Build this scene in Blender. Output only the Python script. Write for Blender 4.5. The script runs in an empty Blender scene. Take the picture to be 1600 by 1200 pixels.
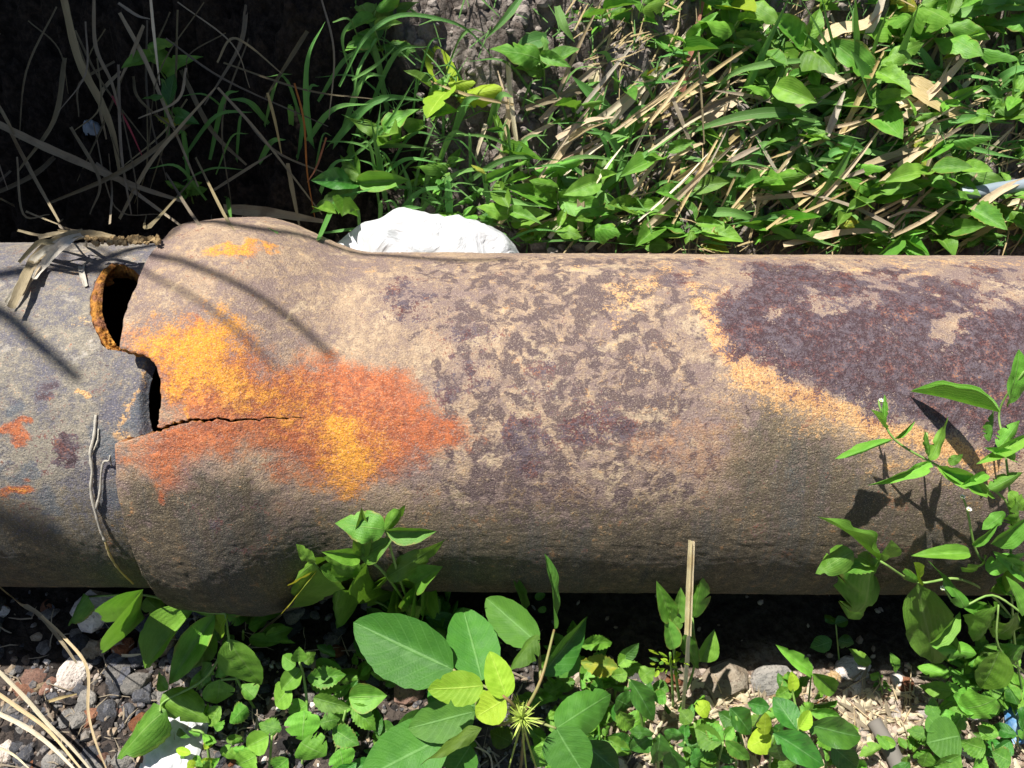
import bpy, bmesh, math, random
import numpy as np
from mathutils import Vector, Matrix

random.seed(7); rng = np.random.default_rng(7)
sc = bpy.context.scene
C = sc.collection
PI = math.pi
def R(a): return math.radians(a)

# ------------------------------------------------------------ camera, sky, sun, exposure
RP = 0.125                                   # radius of the main pipe; its axis runs along x at y=0, z=RP
DEP = R(50.0)                                # camera looks down by this much
CAM = Vector((0.0, -0.368, 0.607))
FPX = 1256.0                                 # focal length in pixels of the 1600 px wide photograph
cam_d = bpy.data.cameras.new('camera'); cam = bpy.data.objects.new('camera', cam_d); C.objects.link(cam)
cam_d.lens = 36.0*FPX/1600.0; cam_d.sensor_width = 36.0; cam_d.clip_start = 0.01; cam_d.clip_end = 200
ROLL = R(0.35)
cam.matrix_world = Matrix.Translation(CAM) @ Matrix.Rotation(PI/2-DEP, 4, 'X') @ Matrix.Rotation(ROLL, 4, 'Z')
sc.camera = cam
SUN = Vector((-0.33, 0.10, 1.0)).normalized()   # towards the sun
world = bpy.data.worlds.new('World'); sc.world = world; world.use_nodes = True
wn = world.node_tree; bg = wn.nodes['Background']
sky = wn.nodes.new('ShaderNodeTexSky'); sky.sky_type = 'NISHITA'; sky.sun_disc = False
sky.sun_elevation = math.asin(SUN.z); sky.sun_rotation = math.atan2(SUN.x, SUN.y)
wn.links.new(sky.outputs[0], bg.inputs[0]); bg.inputs[1].default_value = 0.05
sd = bpy.data.lights.new('sun', 'SUN'); so = bpy.data.objects.new('sun', sd); C.objects.link(so)
sd.energy = 5.0; sd.angle = R(0.5); sd.color = (1.0, 0.955, 0.89)
so.rotation_euler = (-SUN).to_track_quat('-Z', 'Y').to_euler(); so.location = (-1, 0, 3)
sc.view_settings.view_transform = 'Standard'; sc.view_settings.look = 'None'
sc.view_settings.exposure = 0.84; sc.view_settings.gamma = 1.0; sc.view_settings.use_curve_mapping = False

# ------------------------------------------------------------ numpy noise
def _h(ix, iy, s):
    n = (ix.astype(np.int64)*374761393 + iy.astype(np.int64)*668265263 + s*1442695041) & 0xffffffff
    n = ((n ^ (n >> 13))*1274126177) & 0xffffffff
    n = (n ^ (n >> 16)) & 0xffffffff
    return n/4294967295.0
def vnoise(x, y, s=0):
    ix = np.floor(x); iy = np.floor(y); fx = x-ix; fy = y-iy
    fx = fx*fx*(3-2*fx); fy = fy*fy*(3-2*fy)
    a = _h(ix, iy, s); b = _h(ix+1, iy, s); c = _h(ix, iy+1, s); d = _h(ix+1, iy+1, s)
    return (a*(1-fx)+b*fx)*(1-fy) + (c*(1-fx)+d*fx)*fy
def fbm(x, y, o=4, s=0):
    v = 0; a = 0.5; t = 0
    for i in range(o):
        v = v + a*vnoise(x*2**i+17*i, y*2**i-9*i, s+i); t += a; a *= 0.5
    return v/t
def worley(x, y, s=0):
    ix = np.floor(x); iy = np.floor(y); best = np.full(x.shape, 9.0); idv = np.zeros(x.shape)
    for dx in (-1, 0, 1):
        for dy in (-1, 0, 1):
            cx = ix+dx; cy = iy+dy
            px = cx+_h(cx, cy, s); py = cy+_h(cx, cy, s+7)
            d = np.hypot(px-x, py-y); m = d < best
            best = np.where(m, d, best); idv = np.where(m, _h(cx, cy, s+13), idv)
    return best, idv
def sstep(a, b, x):
    t = np.clip((x-a)/(b-a), 0, 1); return t*t*(3-2*t)

# ------------------------------------------------------------ pixel <-> world
MW = cam.matrix_world.to_3x3()
def ray(px, py):
    return (MW @ Vector((px-800.0, 600.0-py, -FPX))).normalized()
def project_np(P):
    M = np.array(MW); q = (P-np.array(CAM)) @ M
    return 800+FPX*q[:, 0]/-q[:, 2], 600-FPX*q[:, 1]/-q[:, 2]
def Tbase(x, y):
    """height of the ground: flat bed under the pipe, then a bank that rises behind it"""
    foot = 0.165+0.02*math.sin(x*5)
    z = 0.0
    if y > foot:
        d = y-foot
        z = 1.25*d if d < 0.42 else 0.525+(d-0.42)*0.25
    if x < -0.18 and y > foot: z -= min(0.10, (-0.18-x)*0.5)*min(1, (y-foot)*5)*max(0, 1-(y-foot)*1.6)   # hollow at the left
    if y < -0.05: z -= 0.012*min(1, (-0.05-y)*6)
    return z
def pipe_hit(o, d, rad=RP):
    oz = o.z-RP; a = d.y*d.y+d.z*d.z; b = o.y*d.y+oz*d.z; c = o.y*o.y+oz*oz-rad*rad
    q = b*b-a*c
    return None if q < 0 else (-b-math.sqrt(q))/a
def P(px, py, h=0.0, off=0.012):
    """the point seen at this pixel, h above the ground, kept outside the pipe"""
    d = ray(px, py); t = 0.25
    while t < 3:
        p = CAM+d*t
        if p.z < Tbase(p.x, p.y)+h: break
        t += 0.004
    hp = pipe_hit(CAM, d, RP*(1.0+.165*min(1, max(0, (570-px)/150))))
    if hp is not None and py < 930 and t > hp-off: t = hp-off
    return CAM+d*t
def PP(px, py, off=0.0, rad=RP):
    d = ray(px, py); hp = pipe_hit(CAM, d, rad)
    if hp is None: return P(px, py, 0.0)
    return CAM+d*(hp-off)

# ------------------------------------------------------------ node helpers
class NB:
    def __init__(s, name):
        s.m = bpy.data.materials.new(name); s.m.use_nodes = True; s.t = s.m.node_tree
        s.t.nodes.clear(); s.out = s.t.nodes.new('ShaderNodeOutputMaterial')
    def n(s, k, **kw):
        x = s.t.nodes.new(k)
        for a, b in kw.items(): setattr(x, a, b)
        return x
    def set(s, inp, v):
        if isinstance(v, bpy.types.NodeSocket): s.t.links.new(v, inp)
        else:
            if isinstance(v, (tuple, list)) and len(v) == 3 and inp.type == 'RGBA': v = (*v, 1)
            inp.default_value = v
    def coord(s, k='Object'): return s.n('ShaderNodeTexCoord').outputs[k]
    def scale(s, v, sx, sy, sz):
        x = s.n('ShaderNodeMapping'); s.set(x.inputs['Vector'], v); x.inputs['Scale'].default_value = (sx, sy, sz); return x.outputs[0]
    def noise(s, v, sc_, det=4, rough=0.6, dist=0.0, col=False):
        x = s.n('ShaderNodeTexNoise'); s.set(x.inputs['Vector'], v); x.inputs['Scale'].default_value = sc_
        x.inputs['Detail'].default_value = det; x.inputs['Roughness'].default_value = rough; x.inputs['Distortion'].default_value = dist
        return x.outputs['Color' if col else 'Fac']
    def vor(s, v, sc_, feature='F1', out='Distance', rnd=1.0):
        x = s.n('ShaderNodeTexVoronoi'); x.feature = feature; s.set(x.inputs['Vector'], v); x.inputs['Scale'].default_value = sc_
        x.inputs['Randomness'].default_value = rnd; return x.outputs[out]
    def m_(s, op, a, b=0.0, clamp=False):
        x = s.n('ShaderNodeMath', operation=op); x.use_clamp = clamp; s.set(x.inputs[0], a); s.set(x.inputs[1], b); return x.outputs[0]
    def ss(s, x_, a, b):
        x = s.n('ShaderNodeMapRange'); x.interpolation_type = 'SMOOTHSTEP'; s.set(x.inputs[0], x_)
        x.inputs[1].default_value = a; x.inputs[2].default_value = b; x.inputs[3].default_value = 0; x.inputs[4].default_value = 1; return x.outputs[0]
    def mix(s, f, a, b, mode='MIX'):
        x = s.n('ShaderNodeMix', data_type='RGBA'); x.blend_type = mode
        s.set(x.inputs[0], f); s.set(x.inputs[6], a); s.set(x.inputs[7], b); return x.outputs[2]
    def attr(s, name, out='Color'):
        x = s.n('ShaderNodeAttribute'); x.attribute_name = name; return x.outputs[out]
    def sep(s, v):
        x = s.n('ShaderNodeSeparateColor'); s.set(x.inputs[0], v); return x.outputs
    def sepv(s, v):
        x = s.n('ShaderNodeSeparateXYZ'); s.set(x.inputs[0], v); return x.outputs
    def bump(s, h, st, dist=0.001, prev=None):
        x = s.n('ShaderNodeBump'); s.set(x.inputs['Strength'], st); x.inputs['Distance'].default_value = dist
        s.set(x.inputs['Height'], h)
        if prev is not None: s.set(x.inputs['Normal'], prev)
        return x.outputs[0]
    def hsv(s, c, h=0.5, sa=1.0, v=1.0):
        x = s.n('ShaderNodeHueSaturation'); s.set(x.inputs['Hue'], h); s.set(x.inputs['Saturation'], sa); s.set(x.inputs['Value'], v); s.set(x.inputs['Color'], c); return x.outputs[0]
    def bsdf(s, col, rough=0.8, spec=0.3, normal=None, metal=0.0):
        x = s.n('ShaderNodeBsdfPrincipled'); s.set(x.inputs['Base Color'], col); s.set(x.inputs['Roughness'], rough)
        s.set(x.inputs['Specular IOR Level'], spec); s.set(x.inputs['Metallic'], metal)
        if normal is not None: s.set(x.inputs['Normal'], normal)
        return x.outputs[0]
    def done(s, sh): s.t.links.new(sh, s.out.inputs[0]); return s.m
    def rnd(s): return s.n('ShaderNodeObjectInfo').outputs['Random']

# ------------------------------------------------------------ materials
def leaf_mat(name, col, col2, vein, kind, rough=0.42, spec=0.45, tr=0.30, trcol=None, spots=0.0):
    b = NB(name); uv = b.coord('UV'); s3 = b.sepv(uv); t, s = s3[0], b.m_('SUBTRACT', s3[1], 0.5)
    a = b.m_('ABSOLUTE', s)
    oc = b.coord('Object'); r = b.rnd()
    n1 = b.noise(oc, 4.0, 3, 0.6); c = b.mix(b.ss(n1, 0.3, 0.7), col, col2)
    hs = b.m_('ADD', b.m_('MULTIPLY', r, 0.028), 0.482); vs = b.m_('ADD', b.m_('MULTIPLY', b.m_('FRACT', b.m_('MULTIPLY', r, 9.1)), 0.6), 0.72)
    c = b.hsv(c, hs, 1.0, vs)
    mid = b.m_('SUBTRACT', 1.0, b.ss(a, 0.008, 0.030))
    if kind == 'parallel':
        w = b.m_('SINE', b.m_('MULTIPLY', a, 75.0)); vv = b.ss(w, 0.55, 1.0)
        hgt = b.m_('ADD', b.m_('MULTIPLY', w, 0.25), b.m_('MULTIPLY', mid, -1.3))
    else:
        ph = b.m_('SUBTRACT', t, b.m_('MULTIPLY', a, 0.55)); w = b.m_('SINE', b.m_('MULTIPLY', ph, 52.0)); vv = b.ss(w, 0.86, 1.0)
        hgt = b.m_('ADD', b.m_('MULTIPLY', b.m_('ABSOLUTE', b.m_('SINE', b.m_('MULTIPLY', ph, 26.0))), 0.7), b.m_('MULTIPLY', mid, -1.2))
    c = b.mix(b.m_('MULTIPLY', vv, 0.13), c, vein); c = b.mix(b.m_('MULTIPLY', mid, 0.45), c, vein)
    if spots > 0:
        sp = b.m_('SUBTRACT', 1.0, b.ss(b.noise(oc, 9.0, 3, 0.7), 0.27, 0.34))
        c = b.mix(b.m_('MULTIPLY', sp, spots), c, (0.30, 0.26, 0.06))
        ed = b.m_('MULTIPLY', b.ss(b.m_('ADD', a, b.m_('MULTIPLY', b.noise(oc, 5.0, 2), 0.35)), 0.60, 0.72), b.ss(r, 0.6, 0.8))
        c = b.mix(b.m_('MULTIPLY', ed, spots), c, (0.34, 0.24, 0.07))
    nz = b.noise(b.scale(uv, 60, 30, 1), 1.0, 3, 0.6)
    nm = b.bump(b.m_('ADD', b.m_('MULTIPLY', hgt, 0.45), b.m_('MULTIPLY', nz, 0.9)), 0.5, 0.0008)
    p = b.bsdf(c, b.m_('ADD', rough, b.m_('MULTIPLY', nz, 0.12)), spec, nm)
    tl = b.n('ShaderNodeBsdfTranslucent'); b.set(tl.inputs[0], b.mix(0.5, c, trcol or (0.20, 0.42, 0.02))); b.set(tl.inputs['Normal'], nm)
    mx = b.n('ShaderNodeMixShader'); mx.inputs[0].default_value = tr; b.t.links.new(p, mx.inputs[1]); b.t.links.new(tl.outputs[0], mx.inputs[2])
    return b.done(mx.outputs[0])
M = {}
M['leaf_a'] = leaf_mat('spiderwort_leaf', (0.085, 0.235, 0.020), (0.155, 0.35, 0.040), (0.26, 0.42, 0.11), 'parallel', 0.40, 0.5, spots=0.7)
M['leaf_b'] = leaf_mat('trifoliate_leaf', (0.048, 0.165, 0.020), (0.066, 0.205, 0.024), (0.20, 0.40, 0.12), 'pinnate', 0.5, 0.35, 0.26)
M['leaf_y'] = leaf_mat('young_leaf', (0.27, 0.46, 0.025), (0.34, 0.53, 0.04), (0.55, 0.70, 0.12), 'pinnate', 0.5, 0.35, 0.35, (0.55, 0.75, 0.02))
M['leaf_c'] = leaf_mat('glossy_leaf', (0.030, 0.13, 0.016), (0.058, 0.20, 0.024), (0.22, 0.42, 0.15), 'pinnate', 0.33, 0.55, 0.24)
M['leaf_d'] = leaf_mat('narrow_leaf', (0.115, 0.32, 0.030), (0.17, 0.42, 0.045), (0.32, 0.52, 0.16), 'parallel', 0.42, 0.4, 0.32)
M['leaf_o'] = leaf_mat('olive_leaf', (0.06, 0.12, 0.015), (0.085, 0.16, 0.02), (0.13, 0.22, 0.05), 'pinnate', 0.5, 0.3, 0.3)
M['leaf_g'] = leaf_mat('weed_leaf', (0.070, 0.215, 0.018), (0.150, 0.36, 0.040), (0.28, 0.46, 0.14), 'pinnate', 0.42, 0.45, 0.30, spots=0.7)
M['leaf_v'] = leaf_mat('yellowing_leaf', (0.42, 0.40, 0.03), (0.20, 0.33, 0.05), (0.5, 0.5, 0.1), 'pinnate', 0.5, 0.35, 0.3, (0.6, 0.5, 0.03), spots=0.6)
M['blade'] = leaf_mat('green_grass_blade', (0.095, 0.27, 0.050), (0.165, 0.39, 0.085), (0.34, 0.48, 0.22), 'parallel', 0.42, 0.4, 0.28, spots=0.4)

def dry_mat(name, c1, c2, c3, tr=0.2, rough=0.65, vmin=0.75):
    b = NB(name); uv = b.coord('UV'); oc = b.coord('Object'); r = b.rnd()
    st = b.noise(b.scale(uv, 3, 42, 1), 1.0, 4, 0.65); blot = b.noise(oc, 35.0, 3, 0.6)
    c = b.mix(b.ss(st, 0.38, 0.62), c1, c2); c = b.mix(b.m_('MULTIPLY', b.ss(blot, 0.55, 0.72), 0.6), c, c3)
    c = b.hsv(c, b.m_('ADD', 0.49, b.m_('MULTIPLY', r, 0.02)), b.m_('ADD', 0.8, b.m_('MULTIPLY', r, 0.35)), b.m_('ADD', vmin, b.m_('MULTIPLY', b.m_('FRACT', b.m_('MULTIPLY', r, 7.3)), 0.5)))
    nm = b.bump(st, 0.8, 0.0008)
    p = b.bsdf(c, rough, 0.3, nm)
    tl = b.n('ShaderNodeBsdfTranslucent'); b.set(tl.inputs[0], c)
    mx = b.n('ShaderNodeMixShader'); mx.inputs[0].default_value = tr; b.t.links.new(p, mx.inputs[1]); b.t.links.new(tl.outputs[0], mx.inputs[2])
    return b.done(mx.outputs[0])
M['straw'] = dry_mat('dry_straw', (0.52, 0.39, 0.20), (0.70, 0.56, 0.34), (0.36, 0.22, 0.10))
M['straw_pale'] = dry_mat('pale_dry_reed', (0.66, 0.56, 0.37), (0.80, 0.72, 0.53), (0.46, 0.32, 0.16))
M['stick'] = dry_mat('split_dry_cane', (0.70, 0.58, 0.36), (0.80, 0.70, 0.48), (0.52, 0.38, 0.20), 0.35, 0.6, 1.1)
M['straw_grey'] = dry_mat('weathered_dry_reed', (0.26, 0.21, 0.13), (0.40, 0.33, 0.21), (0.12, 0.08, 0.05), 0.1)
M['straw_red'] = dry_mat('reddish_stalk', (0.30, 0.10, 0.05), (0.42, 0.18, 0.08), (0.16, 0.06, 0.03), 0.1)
M['straw_shade'] = dry_mat('shaded_dead_stem', (0.12, 0.10, 0.06), (0.22, 0.18, 0.11), (0.07, 0.05, 0.035), 0.05)  # straw colour darkened to deepen the shade in the left hollow
M['red'] = dry_mat('red_strip', (0.45, 0.02, 0.03), (0.35, 0.015, 0.02), (0.2, 0.01, 0.01), 0.1)

def simple(name, c1, c2, sc_, rough=0.6, spec=0.3, bs=0.3, bd=0.0006):
    b = NB(name); oc = b.coord('Object'); n = b.noise(oc, sc_, 5, 0.65)
    return b.done(b.bsdf(b.mix(b.ss(n, 0.35, 0.65), c1, c2), rough, spec, b.bump(n, bs, bd)))
M['stem'] = simple('green_stem', (0.16, 0.30, 0.06), (0.24, 0.36, 0.10), 90, 0.5)
M['stem_red'] = simple('reddish_stem', (0.26, 0.16, 0.07), (0.20, 0.24, 0.08), 60, 0.5)
M['bud'] = simple('green_bud', (0.30, 0.42, 0.06), (0.42, 0.50, 0.12), 200, 0.6)
M['petal'] = simple('white_petal', (0.8, 0.8, 0.76), (0.7, 0.72, 0.62), 200, 0.6)
M['hose'] = simple('grey_hose_plastic', (0.20, 0.25, 0.29), (0.28, 0.33, 0.37), 60, 0.45, 0.4)
M['blue'] = simple('blue_plastic', (0.05, 0.18, 0.40), (0.35, 0.48, 0.60), 60, 0.3, 0.5)
M['wood'] = simple('branch_bark', (0.10, 0.07, 0.05), (0.16, 0.12, 0.08), 50, 0.9)
M['root'] = dry_mat('pale_dry_root', (0.46, 0.42, 0.33), (0.66, 0.62, 0.52), (0.28, 0.22, 0.15), 0.0)

def rock_mat(name, c1, c2, c3, sc_=2.6):
    b = NB(name); oc = b.coord('Object'); r = b.rnd()
    n = b.noise(oc, sc_, 6, 0.7); n2 = b.noise(oc, sc_*6, 3, 0.6)
    c = b.mix(b.ss(n, 0.35, 0.65), c1, c2); c = b.mix(b.ss(n2, 0.55, 0.68), c, c3)
    c = b.hsv(c, 0.5, b.m_('ADD', 0.7, b.m_('MULTIPLY', r, 0.5)), b.m_('ADD', 0.6, b.m_('MULTIPLY', b.m_('FRACT', b.m_('MULTIPLY', r, 5.7)), 0.8)))
    nm = b.bump(n2, 0.8, 0.0012, b.bump(n, 0.9, 0.004))
    return b.done(b.bsdf(c, 0.85, 0.25, nm))
M['rock_dark'] = rock_mat('dark_blue_grey_stone', (0.05, 0.05, 0.055), (0.10, 0.105, 0.125), (0.17, 0.16, 0.15))
M['rock_grey'] = rock_mat('grey_stone', (0.15, 0.145, 0.135), (0.26, 0.24, 0.215), (0.09, 0.085, 0.08))
M['rock_tan'] = rock_mat('tan_stone', (0.33, 0.23, 0.12), (0.45, 0.36, 0.24), (0.20, 0.12, 0.07))
M['rock_rust'] = rock_mat('rusty_stone', (0.17, 0.075, 0.045), (0.26, 0.13, 0.08), (0.09, 0.06, 0.05))
M['rock_pale'] = rock_mat('pale_pinkish_stone', (0.56, 0.48, 0.42), (0.72, 0.65, 0.58), (0.36, 0.29, 0.24))

def ground_mat():
    b = NB('stony_soil'); oc = b.coord('Object'); a = b.sep(b.attr('mask'))
    n = b.noise(oc, 28, 6, 0.7); n2 = b.noise(oc, 160, 5, 0.7); v = b.vor(oc, 150); vc = b.vor(oc, 150, out='Color')
    soil = b.mix(b.ss(n, 0.35, 0.65), (0.15, 0.125, 0.108), (0.30, 0.262, 0.23))
    soil = b.mix(b.m_('MULTIPLY', b.ss(n2, 0.5, 0.62), 0.6), soil, (0.11, 0.08, 0.065))
    grit = b.mix(b.ss(b.sep(vc)[0], 0.25, 0.75), (0.030, 0.027, 0.027), (0.085, 0.068, 0.058))
    grit = b.mix(b.ss(b.sep(vc)[1], 0.88, 0.95), grit, (0.26, 0.20, 0.15))
    litter = b.mix(b.ss(n2, 0.4, 0.6), (0.26, 0.18, 0.125), (0.52, 0.43, 0.35))
    shade_tone = b.mix(b.ss(n2, 0.4, 0.65), (0.018, 0.014, 0.011), (0.045, 0.034, 0.026))  # near-black soil colour that stands in for shade
    c = b.mix(a[0], soil, grit); c = b.mix(a[1], c, litter); c = b.mix(a[2], c, shade_tone)
    hh = b.m_('ADD', b.m_('MULTIPLY', b.m_('SUBTRACT', 1.0, v), 0.6), n2)
    nm = b.bump(hh, 1.0, 0.006, b.bump(b.noise(oc, 700, 3, 0.7), 0.6, 0.0015))
    return b.done(b.bsdf(c, 0.92, 0.15, nm))
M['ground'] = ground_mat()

def pipe_mat(name, left=False):
    b = NB(name); oc = b.coord('Object')
    A = b.sep(b.attr('mask')); B = b.sep(b.attr('mask2')); T = b.sep(b.attr('mask3'))
    orange, purple, olive = A[0], A[1], A[2]; yellow, border, red = B[0], B[1], B[2]; blue, spotm, inner = T[0], T[1], T[2]
    nL = b.noise(oc, 16, 5, 0.62, 0.4); nM = b.noise(oc, 72, 6, 0.72, 0.3); nS = b.noise(oc, 210, 5, 0.72); nF = b.noise(oc, 750, 4, 0.7)
    nG = b.noise(b.scale(oc, 0.55, 1.0, 1.0), 900, 3, 0.75); nH = b.noise(oc, 1300, 2, 0.6)          # fine cast grain, longer along the pipe
    def cn(x, k): return b.m_('MULTIPLY', b.m_('SUBTRACT', x, 0.5), k*1.0)
    mix_n = b.m_('ADD', cn(nM, 1.5), b.m_('ADD', cn(nS, 1.4), cn(nF, 1.2)))
    big_n = b.m_('ADD', cn(nM, 2.0), b.m_('ADD', cn(nS, 2.2), cn(nF, 2.4)))   # centred
    # dusty coat and the purple-grey scale under it
    if left:
        tan, scale_, lite = (0.255, 0.228, 0.175), (0.110, 0.108, 0.135), (0.37, 0.34, 0.30)
    else:
        tan, scale_, lite = (0.385, 0.275, 0.178), (0.200, 0.142, 0.126), (0.49, 0.375, 0.245)
    f = b.ss(b.m_('ADD', cn(nL, 1.6), mix_n), -0.34, 0.30)
    c = b.mix(f, scale_, tan)
    c = b.mix(b.m_('MULTIPLY', b.ss(b.m_('ADD', cn(nL, 1.2), b.m_('MULTIPLY', mix_n, 1.3)), 0.28, 0.52), 0.65), c, lite)
    n5 = b.noise(oc, 95, 4, 0.65, 0.5)
    c = b.mix(b.m_('MULTIPLY', b.ss(b.m_('ADD', b.m_('ADD', n5, cn(nF, 0.15)), b.m_('MULTIPLY', b.m_('SUBTRACT', spotm, 0.5), 0.24)), 0.575, 0.64), 0.85), c, (0.085, 0.058, 0.062))
    c = b.mix(b.m_('MULTIPLY', b.ss(b.m_('ADD', b.noise(b.scale(oc, .7, 1, 1), 42, 5, 0.7, 0.6), cn(nS, .5)), 0.56, 0.66), 0.7), c, lite)
    # reddish dust
    c = b.mix(b.m_('MULTIPLY', b.ss(b.m_('ADD', red, b.m_('MULTIPLY', big_n, 0.8)), 0.35, 1.1), 0.6), c, (0.36, 0.17, 0.095))
    # olive brown film low on the pipe with vertical runs
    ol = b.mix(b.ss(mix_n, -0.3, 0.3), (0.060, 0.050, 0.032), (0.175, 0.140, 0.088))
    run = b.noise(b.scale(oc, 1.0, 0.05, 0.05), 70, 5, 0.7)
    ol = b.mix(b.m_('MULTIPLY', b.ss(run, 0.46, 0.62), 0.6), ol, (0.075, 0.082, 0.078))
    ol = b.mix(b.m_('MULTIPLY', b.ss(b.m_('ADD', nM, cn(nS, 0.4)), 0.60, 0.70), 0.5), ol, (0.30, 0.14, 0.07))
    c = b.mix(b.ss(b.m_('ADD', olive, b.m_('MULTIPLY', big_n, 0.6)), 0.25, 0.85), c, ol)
    # dark purple rust scale, blue grey sheen and red specks in it
    pf = b.ss(b.m_('ADD', b.m_('ADD', purple, b.m_('MULTIPLY', big_n, 0.75)), b.m_('ADD', cn(nL, 0.8), cn(b.noise(oc, 38, 3, 0.6, 0.8), 1.5))), 0.40, 0.54)
    pc = b.mix(b.ss(b.m_('ADD', nS, cn(nF, 0.9)), 0.40, 0.62), (0.044, 0.022, 0.028), (0.112, 0.088, 0.104))
    pc = b.mix(b.m_('MULTIPLY', b.ss(b.m_('ADD', nM, cn(nF, 1.2)), 0.54, 0.68), 0.6), pc, (0.17, 0.050, 0.035))
    # orange seam
    bf = b.ss(b.m_('ADD', border, b.m_('MULTIPLY', big_n, 0.85)), 0.35, 0.85)
    c = b.mix(b.m_('MULTIPLY', bf, 0.95), c, b.mix(b.ss(nF, 0.42, 0.58), (0.50, 0.24, 0.080), (0.72, 0.44, 0.19)))
    c = b.mix(pf, c, pc)
    # bright rust
    of = b.m_('MULTIPLY', b.ss(b.m_('ADD', orange, b.m_('MULTIPLY', big_n, 0.38)), 0.16, 0.80), 0.95)
    oc_ = b.mix(b.ss(b.m_('ADD', nS, cn(nF, 1.0)), 0.36, 0.62), (0.28, 0.075, 0.032), (0.48, 0.130, 0.038)); oc_ = b.mix(b.m_('MULTIPLY', b.ss(b.m_('ADD', nM, cn(nF, 1.0)), .56, .70), .45), oc_, (0.19, 0.095, 0.08))
    c = b.mix(of, c, oc_)
    yf = b.m_('MULTIPLY', b.ss(b.m_('ADD', yellow, b.m_('MULTIPLY', big_n, 0.55)), 0.15, 0.95), 0.9)
    yc = b.mix(b.ss(nF, 0.36, 0.60), (0.56, 0.22, 0.025), (0.78, 0.36, 0.03))
    c = b.mix(yf, c, yc)
    c = b.mix(b.m_('MULTIPLY', b.ss(b.m_('ADD', blue, b.m_('MULTIPLY', big_n, 0.6)), 0.30, 0.95), 0.7), c, (0.075, 0.105, 0.140))
    # small pits and specks everywhere
    c = b.mix(b.m_('MULTIPLY', b.ss(nF, 0.60, 0.68), 0.45), c, (0.07, 0.045, 0.04))
    npf = b.m_('SUBTRACT', 1.0, b.m_('MULTIPLY', pf, 0.75))
    c = b.mix(b.m_('MULTIPLY', npf, b.m_('MULTIPLY', b.ss(b.m_('SUBTRACT', 1.0, nF), 0.60, 0.68), 0.30)), c, (0.55, 0.45, 0.33))
    c = b.mix(b.m_('MULTIPLY', b.ss(nH, 0.56, 0.66), 0.5), c, (0.10, 0.065, 0.055)); c = b.mix(b.m_('MULTIPLY', npf, b.m_('MULTIPLY', b.ss(nH, 0.44, 0.34), 0.35)), c, (0.62, 0.50, 0.36))
    rgh = b.m_('ADD', 0.78, b.m_('MULTIPLY', pf, -0.22))
    hgt = b.m_('ADD', b.m_('MULTIPLY', nG, 0.9), b.m_('ADD', b.m_('MULTIPLY', nF, 0.7), b.m_('MULTIPLY', nS, 1.2)))
    nm = b.bump(hgt, b.m_('ADD', 0.45, b.m_('MULTIPLY', olive, 0.5)), 0.0022)
    nm = b.bump(f, 0.25, 0.0012, nm); nm = b.bump(b.m_('SUBTRACT', 1.0, pf), 0.3, 0.0012, nm)
    return b.done(b.bsdf(c, rgh, 0.35, nm))
M['pipe'] = pipe_mat('rusty_cast_iron'); M['pipe_left'] = pipe_mat('weathered_grey_iron', True)
def fract_mat():
    b = NB('broken_rust_edge'); oc = b.coord('Object'); n = b.noise(oc, 160, 6, 0.75); v = b.vor(oc, 220)
    c = b.mix(b.ss(n, 0.35, 0.62), (0.20, 0.07, 0.02), (0.58, 0.27, 0.05)); c = b.mix(b.ss(b.noise(oc, 60, 3), 0.5, 0.65), c, (0.30, 0.13, 0.07))
    return b.done(b.bsdf(c, 0.9, 0.2, b.bump(b.m_('ADD', n, b.m_('MULTIPLY', v, -0.8)), 1.0, 0.004)))
M['fracture'] = fract_mat()
M['inside'] = simple('pipe_inside', (0.05, 0.028, 0.018), (0.10, 0.055, 0.03), 40, 0.9)
def bag_mat():
    b = NB('white_plastic_film'); oc = b.coord('Object'); n = b.noise(oc, 30, 4, 0.6, 1.0)
    p = b.bsdf(b.mix(b.ss(n, .5, .68), (0.80, 0.81, 0.82), (0.50, 0.52, 0.53)), 0.32, 0.5, b.bump(n, 0.7, 0.008))
    tl = b.n('ShaderNodeBsdfTranslucent'); tl.inputs[0].default_value = (0.85, 0.87, 0.88, 1)
    mx = b.n('ShaderNodeMixShader'); mx.inputs[0].default_value = 0.3; b.t.links.new(p, mx.inputs[1]); b.t.links.new(tl.outputs[0], mx.inputs[2])
    return b.done(mx.outputs[0])
M['bag'] = bag_mat()

# ------------------------------------------------------------ object helpers
def tag(o, label=None, cat=None, group=None, kind=None):
    if label: o['label'] = label
    if cat: o['category'] = cat
    if group: o['group'] = group
    if kind: o['kind'] = kind
    return o
def link(name, me, parent=None, mat=None):
    o = bpy.data.objects.new(name, me); C.objects.link(o)
    if mat is not None and me is not None and not me.materials: me.materials.append(mat)
    if parent is not None: o.parent = parent; o.matrix_parent_inverse = Matrix.Translation(-parent.location)
    return o
def empty(name, loc, label, cat, group=None):
    o = bpy.data.objects.new(name, None); o.empty_display_size = 0.02; o.location = loc; C.objects.link(o)
    return tag(o, label, cat, group)
def mesh_np(name, verts, faces, smooth=True, uvs=None):
    me = bpy.data.meshes.new(name); me.from_pydata([tuple(v) for v in verts], [], [tuple(f) for f in faces])
    if smooth: me.polygons.foreach_set('use_smooth', [True]*len(me.polygons))
    if uvs is not None:
        l = me.uv_layers.new(name='UVMap'); idx = np.zeros(len(me.loops), dtype=np.int64); me.loops.foreach_get('vertex_index', idx)
        l.data.foreach_set('uv', np.asarray(uvs, dtype=np.float32)[idx].ravel())
    me.update(); return me
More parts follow.
